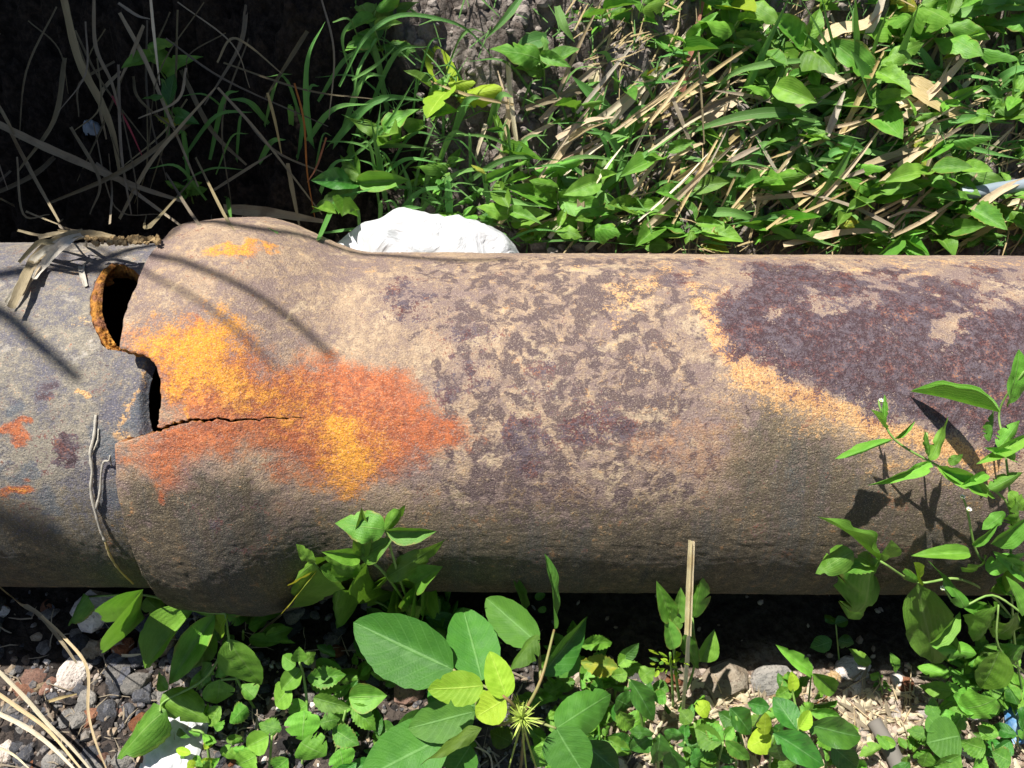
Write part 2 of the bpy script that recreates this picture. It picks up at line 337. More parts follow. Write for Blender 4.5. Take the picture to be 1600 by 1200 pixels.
def grid_faces(nu, nv, keep=None, wrap=False):
    i, j = np.meshgrid(np.arange(nu-1), np.arange(nv if wrap else nv-1), indexing='ij')
    i = i.ravel(); j = j.ravel(); j2 = (j+1) % nv
    f = np.stack([i*nv+j, i*nv+j2, (i+1)*nv+j2, (i+1)*nv+j], 1)
    return f if keep is None else f[keep(i, j)]
def tube_mesh(name, pts, r0, r1=None, seg=6, sub=1, wob=0.0):
    r1 = r0 if r1 is None else r1
    pts = [Vector(p) for p in pts]
    if sub > 1: pts = spline(pts, sub)
    V = []; F = []; U = []; n = len(pts); up = Vector((0.13, 0.31, 0.94)).normalized()
    for k, p in enumerate(pts):
        d = (pts[min(k+1, n-1)]-pts[max(k-1, 0)]).normalized(); a = d.cross(up)
        a = a.normalized() if a.length > 1e-4 else Vector((1, 0, 0)); c = a.cross(d)
        r = r0+(r1-r0)*k/(n-1); r *= 1+wob*(random.random()-0.5)
        for s in range(seg):
            q = 2*PI*s/seg; V.append(p+(a*math.cos(q)+c*math.sin(q))*r); U.append((k/(n-1), s/seg))
    for k in range(n-1):
        for s in range(seg):
            s2 = (s+1) % seg; F.append((k*seg+s, k*seg+s2, (k+1)*seg+s2, (k+1)*seg+s))
    F.append(tuple(range(seg))[::-1]); F.append(tuple((n-1)*seg+s for s in range(seg)))
    return mesh_np(name, V, F, True, U)
def spline(p, sub):
    if len(p) < 3: 
        return [p[0].lerp(p[1], i/sub) for i in range(sub+1)]
    q = [p[0]*2-p[1]]+list(p)+[p[-1]*2-p[-2]]; out = []
    for i in range(1, len(q)-2):
        a, b, c, d = q[i-1], q[i], q[i+1], q[i+2]
        for s in range(sub):
            t = s/sub
            out.append(0.5*((2*b)+(c-a)*t+(2*a-5*b+4*c-d)*t*t+(3*b-a-3*c+d)*t*t*t))
    out.append(p[-1]); return out
def ribbon_mesh(name, pts, w, fold=0.18, roll=0.0, sub=6, taper=(0.45, 1.0, 0.05), twist=0.0, face=None):
    """a long leaf blade with a keel, tapering to its tip"""
    pts = spline([Vector(p) for p in pts], sub); n = len(pts); V = []; F = []; U = []
    for k, p in enumerate(pts):
        t = k/(n-1); d = (pts[min(k+1, n-1)]-pts[max(k-1, 0)]).normalized()
        f = face if face is not None else (CAM_UP)
        s = d.cross(f); s = s.normalized() if s.length > 1e-3 else Vector((1, 0, 0)); nn = s.cross(d)
        a = roll+twist*t; s, nn = s*math.cos(a)+nn*math.sin(a), nn*math.cos(a)-s*math.sin(a)
        wt = (taper[0]+(taper[1]-taper[0])*min(1, t/0.3)) if t < 0.3 else taper[1]+(taper[2]-taper[1])*((t-0.3)/0.7)**1.6
        hw = w*0.5*wt*(1+0.06*math.sin(k*1.9+w*900))
        for j, q in enumerate((-1, -0.5, 0, 0.5, 1)):
            V.append(p+s*hw*q+nn*(abs(q)*fold*hw)); U.append((t*3, 0.5+q*0.5))
    for k in range(n-1):
        for j in range(4): F.append((k*5+j, k*5+j+1, (k+1)*5+j+1, (k+1)*5+j))
    return mesh_np(name, V, F, True, U)
CAM_UP = Vector((0.1, -0.62, 0.78)).normalized()

# leaf shapes: unit length along +x, unit width along y
def leaf_mesh(name, prof, droop, fold, wave, mat, curl=0.0, bite=0.0, nu=21, bend=0.0, twist=0.0, serr=0.0, seed=0):
    ss_ = np.array([-1, -0.66, -0.33, 0, 0.33, 0.66, 1.0]); V = []; U = []
    r_ = np.random.default_rng(seed); ph = r_.uniform(0, 6)
    pa, pb = {'lance': (.62, 1.05), 'ellip': (.75, 1.0), 'ovate': (.52, .74), 'narrow': (.55, .95), 'wavy': (.5, .95)}[prof]
    tm = pa/(pa+pb); mx = tm**pa*(1-tm)**pb
    for i in range(nu):
        t = i/(nu-1); w = 0.05 if i == 0 else max(0, t**pa*(1-t)**pb/mx)
        if prof == 'wavy': w += 0.07*math.sin(t*19+ph)*(1-t)*t*2
        z0 = -droop*t*t+0.03*math.sin(t*7+ph)*wave*8; yb = bend*math.sin(t*PI*0.6)*t; tw = twist*(t-0.3)
        for s in ss_:
            hw = 0.5*w
            if abs(s) > 0.9:
                hw *= 1+serr*(0.5 if i % 2 else -0.5)+0.03*r_.uniform(-1, 1)
                if bite > 0 and r_.random() < bite: hw *= r_.uniform(0.5, 0.85)
            y = s*hw; f = fold*(1.25 if s > 0 else 0.8)
            z = abs(y)*f+wave*math.sin(t*15+ph+(2.2 if s > 0 else 0))*s*s*w - curl*y*y*2+0.012*math.sin(t*31+ph)*(1 if abs(s) == .33 else 0)
            y, z = y*math.cos(tw)-z*math.sin(tw), y*math.sin(tw)+z*math.cos(tw)
            V.append((t-0.08*droop*t, y+yb, z+z0)); U.append((t, 0.5+s*0.5))
    F = grid_faces(nu, len(ss_)); me = mesh_np(name, V, F, True, U); me.materials.append(mat); return me
LIB = {}
for key, prof, mk in (('A', 'lance', 'leaf_a'), ('B', 'ovate', 'leaf_b'), ('Y', 'ovate', 'leaf_y'), ('C', 'ellip', 'leaf_c'), ('D', 'narrow', 'leaf_d'),
                      ('W', 'wavy', 'leaf_a'), ('O', 'ellip', 'leaf_o'), ('G', 'ellip', 'leaf_g'), ('V', 'ellip', 'leaf_v'), ('g', 'lance', 'leaf_g')):
    LIB[key] = []
    for i, (dr, fo, wv, cu, bi) in enumerate(((0.10, 0.25, 0.012, 0.0, 0), (0.22, 0.35, 0.03, 0.1, 0.04), (0.32, 0.15, 0.05, 0.3, 0.08), (0.04, 0.45, 0.02, 0.0, 0.0), (0.15, 0.05, 0.035, 0.5, 0.1))):
        if key in 'BY': wv *= 0.6; bi *= 0.6; fo *= 0.6; dr *= 0.7
        if key == 'W': wv = wv*2+0.03
        LIB[key].append(leaf_mesh('leaf_'+prof, prof, dr, fo, wv, M[mk], cu, bi, bend=(.10, -.14, .06, -.05, .16)[i]*(.5 if key in 'BY' else 1), twist=(.2, -.6, .7, -.2, .4)[i]*(.4 if key in 'BY' else 1), serr=.16 if key in 'GV' else 0.0, seed=i*7+ord(key)))
def leaf_obj(parent, base, tip, w, sp, roll=None, var=None, up=None, name='leaf', face=0.55):
    """a leaf from base to tip; w is its width in metres"""
    base = Vector(base); tip = Vector(tip); d = tip-base; L = d.length
    if L < 1e-5: return None
    d.normalize(); u = up or (Vector((random.uniform(-.25, .25), -face+random.uniform(-.2, .2), 1.0)).normalized())
    s = u.cross(d); s = s.normalized() if s.length > 0.05 else Vector((1, 0, 0)); n = d.cross(s)
    a = random.uniform(-0.45, 0.45) if roll is None else roll
    s, n = s*math.cos(a)+n*math.sin(a), n*math.cos(a)-s*math.sin(a)
    me = LIB[sp][random.randrange(len(LIB[sp])) if var is None else var]
    o = bpy.data.objects.new(name, me); C.objects.link(o)
    m = Matrix(((d.x*L, s.x*w, n.x*L, base.x), (d.y*L, s.y*w, n.y*L, base.y), (d.z*L, s.z*w, n.z*L, base.z), (0, 0, 0, 1)))
    if parent is not None:
        o.parent = parent; o.matrix_parent_inverse = Matrix.Identity(4)
        m = Matrix.Translation(-parent.location) @ m
    o.matrix_basis = m
    return o
def mpp(p): return (p-CAM).length/FPX          # metres per pixel at a point

# ------------------------------------------------------------ ground and bank
def terrain_z(X, Y):
    foot = 0.165+0.02*np.sin(X*5); d = np.maximum(Y-foot, 0)
    z = np.where(d < 0.42, 1.25*d, 0.525+(d-0.42)*0.25)
    z -= np.where(X < -0.18, np.minimum(0.10, (-0.18-X)*0.5), 0)*np.minimum(1, d*5)*np.maximum(0, 1-d*1.6)
    z -= 0.012*np.clip((-0.05-Y)*6, 0, 1)
    bank = sstep(0.0, 0.06, d)
    f1 = fbm(X*14, Y*14, 5, 3)-0.5; f2 = fbm(X*60, Y*60, 4, 9)-0.5
    w1, i1 = worley(X*26+f1*1.5, Y*26+f2, 5); w2, i2 = worley(X*80+f2*1.2, Y*80, 6)
    w3, i3 = worley(X*170+f2*2, Y*170, 8)
    z = z + f1*(0.018+0.060*bank) + f2*(0.010+0.034*bank) + bank*(0.5-w1)*0.052*(0.2+i1) + (0.5-w2)*(0.005+0.030*bank)*(0.1+i2) + (0.5-w3)*0.0045*bank*(0.2+i3)
    return z
def axis_lines(lo, hi, step, far, n):
    a = np.arange(lo, hi+step/2, step); g = (np.arange(1, n+1)/n)**2.2
    return np.concatenate([lo-(g[::-1]*far), a, hi+g*far])
def build_ground():
    xs = axis_lines(-0.62, 0.62, 0.0028, 8, 22); ys = axis_lines(-0.36, 0.62, 0.0028, 8, 22)
    X, Y = np.meshgrid(xs, ys, indexing='ij'); Z = terrain_z(X, Y)
    far = np.maximum(np.abs(X)-0.7, 0)+np.maximum(-Y-0.45, 0); Z = np.where(Y < 0.1, Z*np.exp(-far), Z)
    V = np.stack([X.ravel(), Y.ravel(), Z.ravel()], 1); F = grid_faces(len(xs), len(ys))
    me = bpy.data.meshes.new('ground'); me.vertices.add(len(V)); me.vertices.foreach_set('co', V.ravel().astype(np.float32))
    me.loops.add(F.size); me.loops.foreach_set('vertex_index', F[:, [0, 3, 2, 1]].ravel().astype(np.int32))
    me.polygons.add(len(F)); me.polygons.foreach_set('loop_start', np.arange(0, F.size, 4, dtype=np.int32)); me.polygons.foreach_set('use_smooth', np.ones(len(F), dtype=bool))
    me.update(calc_edges=True); me.validate()
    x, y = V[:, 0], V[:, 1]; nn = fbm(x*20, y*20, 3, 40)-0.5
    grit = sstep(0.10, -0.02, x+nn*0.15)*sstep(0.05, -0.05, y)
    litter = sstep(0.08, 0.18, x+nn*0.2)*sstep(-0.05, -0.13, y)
    shade_tone = sstep(-0.05, -0.15, x+nn*0.2-(y-0.2)*0.25)*sstep(0.10, 0.15, y)  # shade painted into the soil of the left hollow
    shade_tone = np.maximum(shade_tone, sstep(-0.155, -0.12, y+nn*0.04)*sstep(0.17, 0.14, y)*0.95)  # and along the strip where the pipe's shadow falls
    col = np.stack([grit, litter, shade_tone, np.ones_like(x)], 1)
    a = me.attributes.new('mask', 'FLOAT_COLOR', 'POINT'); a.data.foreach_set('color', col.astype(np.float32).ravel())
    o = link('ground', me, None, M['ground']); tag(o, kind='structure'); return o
ground = build_ground()

# ------------------------------------------------------------ polygon masks in photo coordinates on the visible pipe surface
def poly_sd(u, v, poly):
    p = np.array(poly, dtype=float); n = len(p); best = np.full(u.shape, 1e9); inside = np.zeros(u.shape, bool)
    for i in range(n):
        a = p[i]; b = p[(i+1) % n]; ab = b-a; t = np.clip(((u-a[0])*ab[0]+(v-a[1])*ab[1])/(ab@ab), 0, 1)
        best = np.minimum(best, np.hypot(u-a[0]-t*ab[0], v-a[1]-t*ab[1]))
        c = ((a[1] > v) != (b[1] > v)) & (u < (b[0]-a[0])*(v-a[1])/(b[1]-a[1]+1e-12)+a[0]); inside ^= c
    return np.where(inside, best, -best)
def pm(u, v, poly, soft): return sstep(-soft, soft, poly_sd(u, v, poly))
def line_m(u, v, pts, w):
    best = np.full(u.shape, 1e9)
    for a, b in zip(pts[:-1], pts[1:]):
        a = np.array(a, float); b = np.array(b, float); ab = b-a; t = np.clip(((u-a[0])*ab[0]+(v-a[1])*ab[1])/(ab@ab), 0, 1)
        best = np.minimum(best, np.hypot(u-a[0]-t*ab[0], v-a[1]-t*ab[1]))
    return sstep(w, w*0.15, best)
def blob(u, v, cx, cy, rx, ry): return sstep(1.3, 0.5, np.hypot((u-cx)/rx, (v-cy)/ry))
ORANGE = [(185, 690), (215, 700), (300, 655), (245, 600), (190, 545), (240, 535), (300, 500), (330, 520), (370, 555), (440, 575), (530, 560), (600, 575), (650, 610), (690, 650), (715, 690), (660, 715), (600, 730), (560, 765), (520, 765), (480, 735), (400, 705), (330, 715), (270, 745), (245, 740), (205, 715)]
YEL = [(215, 540), (260, 520), (320, 510), (375, 530), (380, 575), (440, 590), (480, 605), (540, 625), (560, 650), (600, 680), (585, 720), (545, 765), (520, 755), (500, 700), (470, 660), (400, 650), (330, 610), (265, 600), (240, 570)]
PURPLE = [(1130, 455), (1180, 415), (1300, 405), (1400, 412), (1470, 440), (1560, 470), (1620, 430), (1620, 690), (1500, 690), (1430, 660), (1360, 640), (1300, 605), (1230, 600), (1160, 570), (1120, 500)]
def paint(me, left):
    n = len(me.vertices); co = np.zeros(n*3, dtype=np.float32); me.vertices.foreach_get('co', co); co = co.reshape(-1, 3).astype(float)
    u, v = project_np(co); q0 = co[:, 0]*2200+4000; q1 = np.arctan2(co[:, 2]-RP, -co[:, 1])*275+3000
    ub = u+46*(fbm(q0/60, q1/50, 5, 161)-.5); vb = v+46*(fbm(q0/60, q1/50, 5, 163)-.5)
    u = u+75*(fbm(q0/70, q1/60, 4, 61)-.5)+44*(fbm(q0/20, q1/17, 3, 62)-.5); v = v+75*(fbm(q0/70, q1/60, 4, 63)-.5)+44*(fbm(q0/20, q1/17, 3, 64)-.5); front = (co[:, 1] < 0.06).astype(float)
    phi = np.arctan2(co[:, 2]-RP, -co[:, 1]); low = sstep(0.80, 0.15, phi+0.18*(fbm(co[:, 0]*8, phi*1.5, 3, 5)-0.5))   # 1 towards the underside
    if left:
        org = np.maximum(blob(u, v, 20, 668, 35, 16), blob(u, v, 25, 755, 30, 18))*0.85
        yel = blob(u, v, 25, 755, 22, 12)*0.4; pur = np.maximum.reduce([blob(u, v, 115, 715, 22, 28), blob(u, v, 75, 590, 25, 25), blob(u, v, 60, 620, 18, 18)])*0.6
        blu = np.maximum.reduce([blob(u, v, 30, 725, 30, 20), blob(u, v, 75, 790, 25, 45), blob(u, v, 165, 790, 20, 40), blob(u, v, 175, 680, 30, 40), blob(u, v, 15, 630, 14, 14), blob(u, v, 190, 740, 20, 60), blob(u, v, 225, 620, 22, 60)])*0.85
        bor = np.maximum(blob(u, v, 150, 622, 10, 10)*0.9, blob(u, v, 120, 505, 20, 14)*0.5)
        bor = np.maximum(bor, line_m(u, v, [(205, 545), (203, 690)], 12)*0.6)
        red = np.zeros(n)+0.1; oli = low*0.9; spot = np.full(n, 0.3)
    else:
        org = np.maximum(pm(u, v, ORANGE, 62), np.maximum(blob(u, v, 258, 760, 14, 14)*0.8, blob(u, v, 312, 505, 14, 22)*0.7)); org = np.maximum(org, blob(u, v, 370, 393, 60, 22)*0.55)
        yel = np.maximum(pm(u, v, YEL, 60)*(.95-.42*sstep(330, 460, u)*(1-blob(u, v, 545, 725, 70, 60))), blob(u, v, 365, 390, 62, 20)*0.75); yel = np.maximum(yel, line_m(u, v, [(265, 560), (290, 620), (300, 660)], 10)*0.5)
        pur = pm(ub, vb, PURPLE, 40)
        for cx, cy, rx, ry, s in ((1290, 468, 36, 16, .6), (1335, 455, 30, 12, .5), (1225, 484, 30, 14, .4), (1480, 512, 34, 20, .75), (1500, 490, 22, 14, .6), (1400, 424, 110, 14, .6), (1510, 425, 60, 18, .8), (1380, 500, 30, 14, .45), (1560, 470, 40, 16, .5), (1150, 440, 40, 20, .3)):
            pur = pur-s*blob(u, v, cx, cy, rx, ry)
        for cx, cy, rx, ry, s in ((930, 665, 55, 40, .55), (820, 690, 45, 40, .5), (640, 480, 60, 45, .35), (725, 590, 60, 28, .4), (1050, 430, 90, 20, .4), (740, 520, 50, 30, .3), (850, 600, 60, 30, .33), (880, 510, 40, 30, .25), (350, 800, 80, 60, .2), (650, 650, 45, 30, .3), (1250, 440, 120, 30, .5), (1540, 440, 60, 22, .6)):
            pur = np.maximum(pur, s*blob(u, v, cx, cy, rx, ry))
        bor = line_m(ub, vb, [(1108, 470), (1120, 530), (1160, 585), (1240, 612), (1330, 640), (1400, 680), (1480, 700), (1540, 725)], 36)*.9
        bor = np.maximum(bor, line_m(ub, vb, [(1160, 600), (1260, 630), (1340, 665), (1420, 705), (1520, 735)], 75)*.42)
        bor = np.maximum(bor, 0.5*line_m(u, v, [(960, 470), (1040, 440), (1110, 480)], 40)); bor = np.maximum(bor, 0.38*blob(u, v, 1450, 720, 120, 50)); bor = np.maximum(bor, 0.45*line_m(u, v, [(900, 402), (1100, 402), (1600, 425)], 20))
        red = np.maximum.reduce([blob(u, v, 620, 620, 70, 70), 0.7*blob(u, v, 1080, 700, 120, 60), 0.6*blob(u, v, 420, 830, 110, 60), 0.5*blob(u, v, 850, 800, 150, 60), .4*blob(u, v, 1150, 640, 100, 40)])
        blu = np.maximum.reduce([0.5*blob(u, v, 310, 740, 60, 20), 0.4*blob(u, v, 1230, 780, 40, 60), 0.35*blob(u, v, 640, 740, 80, 25), 0.3*blob(u, v, 700, 590, 60, 20)])
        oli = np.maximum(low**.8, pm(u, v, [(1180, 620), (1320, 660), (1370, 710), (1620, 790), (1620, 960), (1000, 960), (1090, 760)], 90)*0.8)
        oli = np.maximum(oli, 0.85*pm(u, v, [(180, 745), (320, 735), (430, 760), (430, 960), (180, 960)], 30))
        spot = sstep(500, 800, u)*sstep(1250, 1000, u)
    def put(nm, *cs):
        a = me.attributes.new(nm, 'FLOAT_COLOR', 'POINT'); a.data.foreach_set('color', np.stack([*(c*front if k < 9 else c for k, c in enumerate(cs)), np.ones(n)], 1).astype(np.float32).ravel())
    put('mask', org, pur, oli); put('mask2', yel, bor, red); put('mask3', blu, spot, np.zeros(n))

def nonuni(breaks):
    out = []
    for (a, b, st) in breaks: out.append(np.arange(a, b, st))
    return np.concatenate(out)
def make_pipe_sheet(name, xs, phs, rad_fn, cy, cz, keep, disp, left, thick, snap=None, xmap=None):
    """outer skin of a pipe on an (x, angle) grid; faces outside keep() are left out, then given wall thickness"""
    X, PH = np.meshgrid(xs, phs, indexing='ij'); nx, nph = X.shape
    if xmap is not None: X = xmap(X, PH)
    rad = rad_fn(X, PH)
    # angle: 0 = towards the camera side (-y), 90 = up
    qx, qp = X*1000, PH*125
    d = (fbm(qx*0.05, qp*0.05, 4, 21)-0.5)*disp*1.5 + (fbm(qx*0.25, qp*0.35, 4, 22)-0.5)*disp + (fbm(qx*0.8, qp*1.0, 2, 23)-0.5)*disp*0.6
    rad = rad+d
    V = np.stack([X, cy-rad*np.cos(PH), cz+rad*np.sin(PH)], -1).reshape(-1, 3)
    F = grid_faces(nx, nph, None, True)[:, ::-1]
    fx = X.ravel()[F]; cxm = fx.mean(1); pp = PH.ravel()[F]; pp = np.where(pp.max(1, keepdims=True)-pp.min(1, keepdims=True) > 3, np.where(pp < 0, pp+2*PI, pp), pp); cpm = pp.mean(1)
    F = F[keep(cxm, cpm, V[F].mean(1))]
    if snap is not None: V = snap(V, F)
    used = np.unique(F); remap = np.full(len(V), -1); remap[used] = np.arange(len(used)); V = V[used]; F = remap[F]
    me = bpy.data.meshes.new(name); me.vertices.add(len(V)); me.vertices.foreach_set('co', V.ravel().astype(np.float32))
    me.loops.add(F.size); me.loops.foreach_set('vertex_index', F.ravel().astype(np.int32))
    me.polygons.add(len(F)); me.polygons.foreach_set('loop_start', np.arange(0, F.size, 4, dtype=np.int32)); me.polygons.foreach_set('use_smooth', np.ones(len(F), dtype=bool))
    me.update(calc_edges=True)
    paint(me, left)
    for m in (M['pipe_left' if left else 'pipe'], M['inside'], M['fracture']): me.materials.append(m)
    return me
def px_to_xphi(px, py, rad, cy=0.0, cz=RP):
    d = ray(px, py); o = CAM-Vector((0, cy, cz)); a = d.y*d.y+d.z*d.z; b = o.y*d.y+o.z*d.z; c = o.y*o.y+o.z*o.z-rad*rad; q = b*b-a*c
    if q < 0: q = 0
    p = o+d*((-b-math.sqrt(q))/a); return p.x, math.atan2(p.z, -p.y)

# --- socket pipe (the big one)
RB = 0.1445
XR = px_to_xphi(180, 720, RB)[0]                  # rim position along the axis
def belly(X, PH):
    t = (X-XR)
    r = RP+(RB-RP)*sstep(0.126, 0.048, t)
    return r-0.0035*sstep(0.03, 0.0, t)+0.006*np.sin(PH)*sstep(0.126, 0.048, t)
NOTCH = [px_to_xphi(*p, RB) for p in ((176, 549), (200, 549), (222, 555), (240, 563), (251, 577), (257, 598), (257, 630), (253, 660), (250, 674), (236, 677), (212, 686), (176, 693))]
NOTCH = NOTCH+[(XR-0.02, NOTCH[-1][1]), (XR-0.02, NOTCH[0][1])]
CR = [px_to_xphi(*p, RB) for p in ((249, 671), (275, 665), (290, 658), (310, 657), (340, 655), (375, 657), (420, 653), (470, 653))]
CRX = np.array([c[0] for c in CR]); CRP = np.array([c[1] for c in CR])
def build_socket_pipe():
    ca, cb = CRP.min()-.03, CRP.max()+.03
    phs = nonuni(((-PI, -0.55, 0.05), (-0.55, 0.25, 0.012), (0.25, ca, 0.0065), (ca, cb, 0.0022), (cb, 1.15, 0.0065), (1.15, 2.0, 0.012), (2.0, PI-0.001, 0.05)))
    xs = nonuni(((XR-0.004, XR+0.06, 0.0009), (XR+0.06, XR+0.15, 0.0016), (XR+0.15, 0.62, 0.0024), (0.62, 2.2, 0.05)))
    def rimx(ph): return XR+0.0016*(fbm(ph*6, ph*0+3, 4, 77)-0.5)*2
    def keep(x, ph, c):
        k = x > rimx(ph)
        k &= ~(poly_sd(x*1000, ph*125, [(a*1000, b*125) for a, b in NOTCH])+1.6*(fbm(x*600, ph*80, 3, 31)-0.5) > 0)
        return k
    k_inner = keep
    def rad(X, PH): return belly(X, PH)
    def snap(V, F): return V
    me = make_pipe_sheet('socket_pipe_wall', xs, phs, rad, 0.0, RP, keep, 0.00075, False, 0.009, snap)
    # the hairline crack that runs from the broken notch: edges split and pulled apart
    bm = bmesh.new(); bm.from_mesh(me)
    def crack_phi(x): return np.interp(x, CRX, CRP)
    x0, x1 = CRX[0]-0.002, CRX[-1]
    rem = []
    for f in bm.faces:
        c = f.calc_center_median()
        if x0 < c.x < x1 and c.y < 0:
            ph = math.atan2(c.z-RP, -c.y); dd = abs(ph-(crack_phi(c.x)+0.0035*math.sin(c.x*480)+0.002*math.sin(c.x*1300)+.0012*math.sin(c.x*3100)))*RB
            t = (c.x-x0)/(x1-x0)
            if dd < 0.00085*(1-t)**0.8*(1+.5*math.sin(c.x*1500))+0.00017: rem.append(f)
    bmesh.ops.delete(bm, geom=rem, context='FACES')
    # soften the stair steps of every open edge
    for _ in range(3):
        new = {}
        for v in bm.verts:
            be = [e for e in v.link_edges if e.is_boundary]
            if len(be) == 2 and v.co.x < 0.2: new[v] = v.co*0.5+(be[0].other_vert(v).co+be[1].other_vert(v).co)*0.25
        for v, c in new.items(): v.co = c
    bm.to_mesh(me); bm.free()
    root = empty('iron_socket_pipe', (0.4, 0, 0), 'big rusty cast iron pipe with flared broken socket end and orange crack', 'pipe')
    o = link('pipe_wall', me, root)
    s = o.modifiers.new('wall', 'SOLIDIFY'); s.thickness = 0.0085; s.offset = -1; s.use_rim = True; s.material_offset = 1; s.material_offset_rim = 2; s.use_quality_normals = True
    return root
socket = build_socket_pipe()

# --- spigot pipe (left)
CY2, CZ2, RS = 0.002, RP+0.0035, 0.1265
HOLE = [(150, 440), (160, 422), (176, 413), (195, 414), (212, 424), (245, 452), (262, 500), (250, 552), (222, 560), (205, 552), (186, 548), (164, 545), (154, 527), (146, 508), (140, 488), (141, 465)]
HOLEX = [px_to_xphi(*p, RS, CY2, CZ2) for p in HOLE]
def build_spigot_pipe():
    XE = px_to_xphi(250, 620, RS, CY2, CZ2)[0]; XE0 = px_to_xphi(233, 620, RS, CY2, CZ2)[0]; pc_ = px_to_xphi(236, 622, RS, CY2, CZ2)[1]
    phs = nonuni(((-PI, -0.4, 0.05), (-0.4, 0.5, 0.012), (0.5, 1.45, 0.0065), (1.45, 2.0, 0.012), (2.0, PI-0.001, 0.05)))
    xs = nonuni(((-2.0, -0.6, 0.05), (-0.6, XR-0.045, 0.0024), (XR-0.045, XE+0.0005, 0.0009)))
    xb = px_to_xphi(203, 620, RS, CY2, CZ2)[0]
    def rad(X, PH):
        xe = XE0+(XE-XE0)*np.clip(np.abs(PH-pc_)/.25, 0, 1)**2; t = np.clip((X-xb)/(xe-xb), 0, 1); return RS+0.0040*sstep(0, 0.22, t)-0.0050*sstep(0.45, 1.0, t)**2
    HX = [(a*1000, b*125) for a, b in HOLEX]
    def keep(x, ph, c): return ~((poly_sd(x*1000, ph*125, HX)+2.2*(fbm(x*450, ph*60, 3, 55)-0.5) > 0) & (ph > 0))
    me = make_pipe_sheet('spigot_pipe_wall', xs, phs, rad, CY2, CZ2, keep, 0.0006, True, 0.009, None, lambda X, PH: np.where(X > xb, xb+(X-xb)*((XE0+(XE-XE0)*np.clip(np.abs(PH-pc_)/.25, 0, 1)**2)-xb)/(XE-xb), X))
    bm = bmesh.new(); bm.from_mesh(me)
    for _ in range(10):
        new = {}
        for v in bm.verts:
            be = [e for e in v.link_edges if e.is_boundary]
            if len(be) == 2 and v.co.x > -0.5: new[v] = v.co*0.5+(be[0].other_vert(v).co+be[1].other_vert(v).co)*0.25
        for v, c in new.items(): v.co = c
    bm.to_mesh(me); bm.free()
    root = empty('iron_spigot_pipe', (-0.5, 0, 0), 'grey weathered iron pipe slotted into the socket at left, with a rusted hole', 'pipe')
    o = link('pipe_wall', me, root)
    s = o.modifiers.new('wall', 'SOLIDIFY'); s.thickness = 0.010; s.offset = -1; s.use_rim = True; s.material_offset = 1; s.material_offset_rim = 2; s.use_quality_normals = True
    # crumbly rust lumps on the left face of the hole
    V = []; F = []
    outer = [(196, 551), (184, 549), (166, 546), (156, 528), (147, 509), (141, 489), (141, 465), (149, 440), (160, 423), (176, 412), (184, 411)]
    inner = [(192, 541), (184, 541), (178, 534), (171, 520), (164, 504), (160, 487), (161, 460), (165, 436), (170, 425), (180, 416), (186, 413)]
    co_ = [px_to_xphi(a, b_, RS, CY2, CZ2) for a, b_ in outer]; ci_ = [px_to_xphi(a, b_, RS, CY2, CZ2) for a, b_ in inner]; ns_, nt_ = 190, 34
    sv = np.linspace(0, len(outer)-1, ns_); tv = np.linspace(0, 1, nt_); S, Tt = np.meshgrid(sv, tv, indexing='ij'); kk = np.arange(len(outer))
    f_ = lambda cs, j: np.interp(S, kk, [c[j] for c in cs])
    a_ = np.clip(Tt/.62, 0, 1); lump = fbm(S*3.1, Tt*5, 5, 91)-.5; wv, wi = worley(S*2.3, Tt*4.2, 92)
    HXx = f_(co_, 0)*(1-a_)+f_(ci_, 0)*a_; HXp = f_(co_, 1)*(1-a_)+f_(ci_, 1)*a_
    low_ = sstep(6.5, 3.5, S)*sstep(0, .2, S)
    HXx = HXx+lump*.0016*low_+ (Tt > .62)*(Tt-.62)*-.030; end = np.sin(PI*np.clip(S/(len(outer)-1), 0, 1))**.5
    rr_ = RS-.0006+end*np.sin(PI*a_)*.0032*(1-.3*low_)+(lump*.0050+(.45-wv)*.0032)*(.2+.9*low_)*np.sin(PI*a_)**.6-np.clip(Tt-.62, 0, 1)*.035
    V = np.stack([HXx, CY2-rr_*np.cos(HXp), CZ2+rr_*np.sin(HXp)], -1).reshape(-1, 3)
    c = link('broken_edge', mesh_np('broken_edge', V, grid_faces(ns_, nt_)), root, M['fracture'])
    # lead / grout bead between the two pipes: only its far side shows through the notch
    return root
spigot = build_spigot_pipe()

# ------------------------------------------------------------ stones
def stone_mesh(seed, flat=0.7, ang=0.5, sub=3):
    r = random.Random(seed); bm = bmesh.new(); bmesh.ops.create_icosphere(bm, subdivisions=sub, radius=0.5)
    planes = [(Vector([r.gauss(0, 1) for _ in range(3)]).normalized(), r.uniform(0.26, 0.42)) for _ in range(9)]
    off = Vector([r.uniform(0, 50) for _ in range(3)])
    from mathutils import noise
    for v in bm.verts:
        for n, d in planes:
            k = v.co.dot(n)-d
            if k > 0: v.co -= n*k*(0.55+ang*0.45)
        v.co *= 1+0.16*noise.noise(v.co*4+off)+0.07*noise.noise(v.co*11+off)
        v.co.z *= flat
    me = bpy.data.meshes.new('stone'); bm.to_mesh(me); bm.free()
    me.polygons.foreach_set('use_smooth', [ang < 0.4]*len(me.polygons)); return me
SM = {}
for mk in ('rock_dark', 'rock_grey', 'rock_tan', 'rock_rust', 'rock_pale'):
    SM[mk] = []
    for k in range(6):
        me = stone_mesh(hash(mk) % 1 + k*13+len(mk)*5, (0.5, 0.75, 0.9, 0.6, 0.8, 0.65)[k], 0.7 if k % 2 else 0.35, 2 if k % 2 else 3); me.materials.append(M[mk]); SM[mk].append(me)
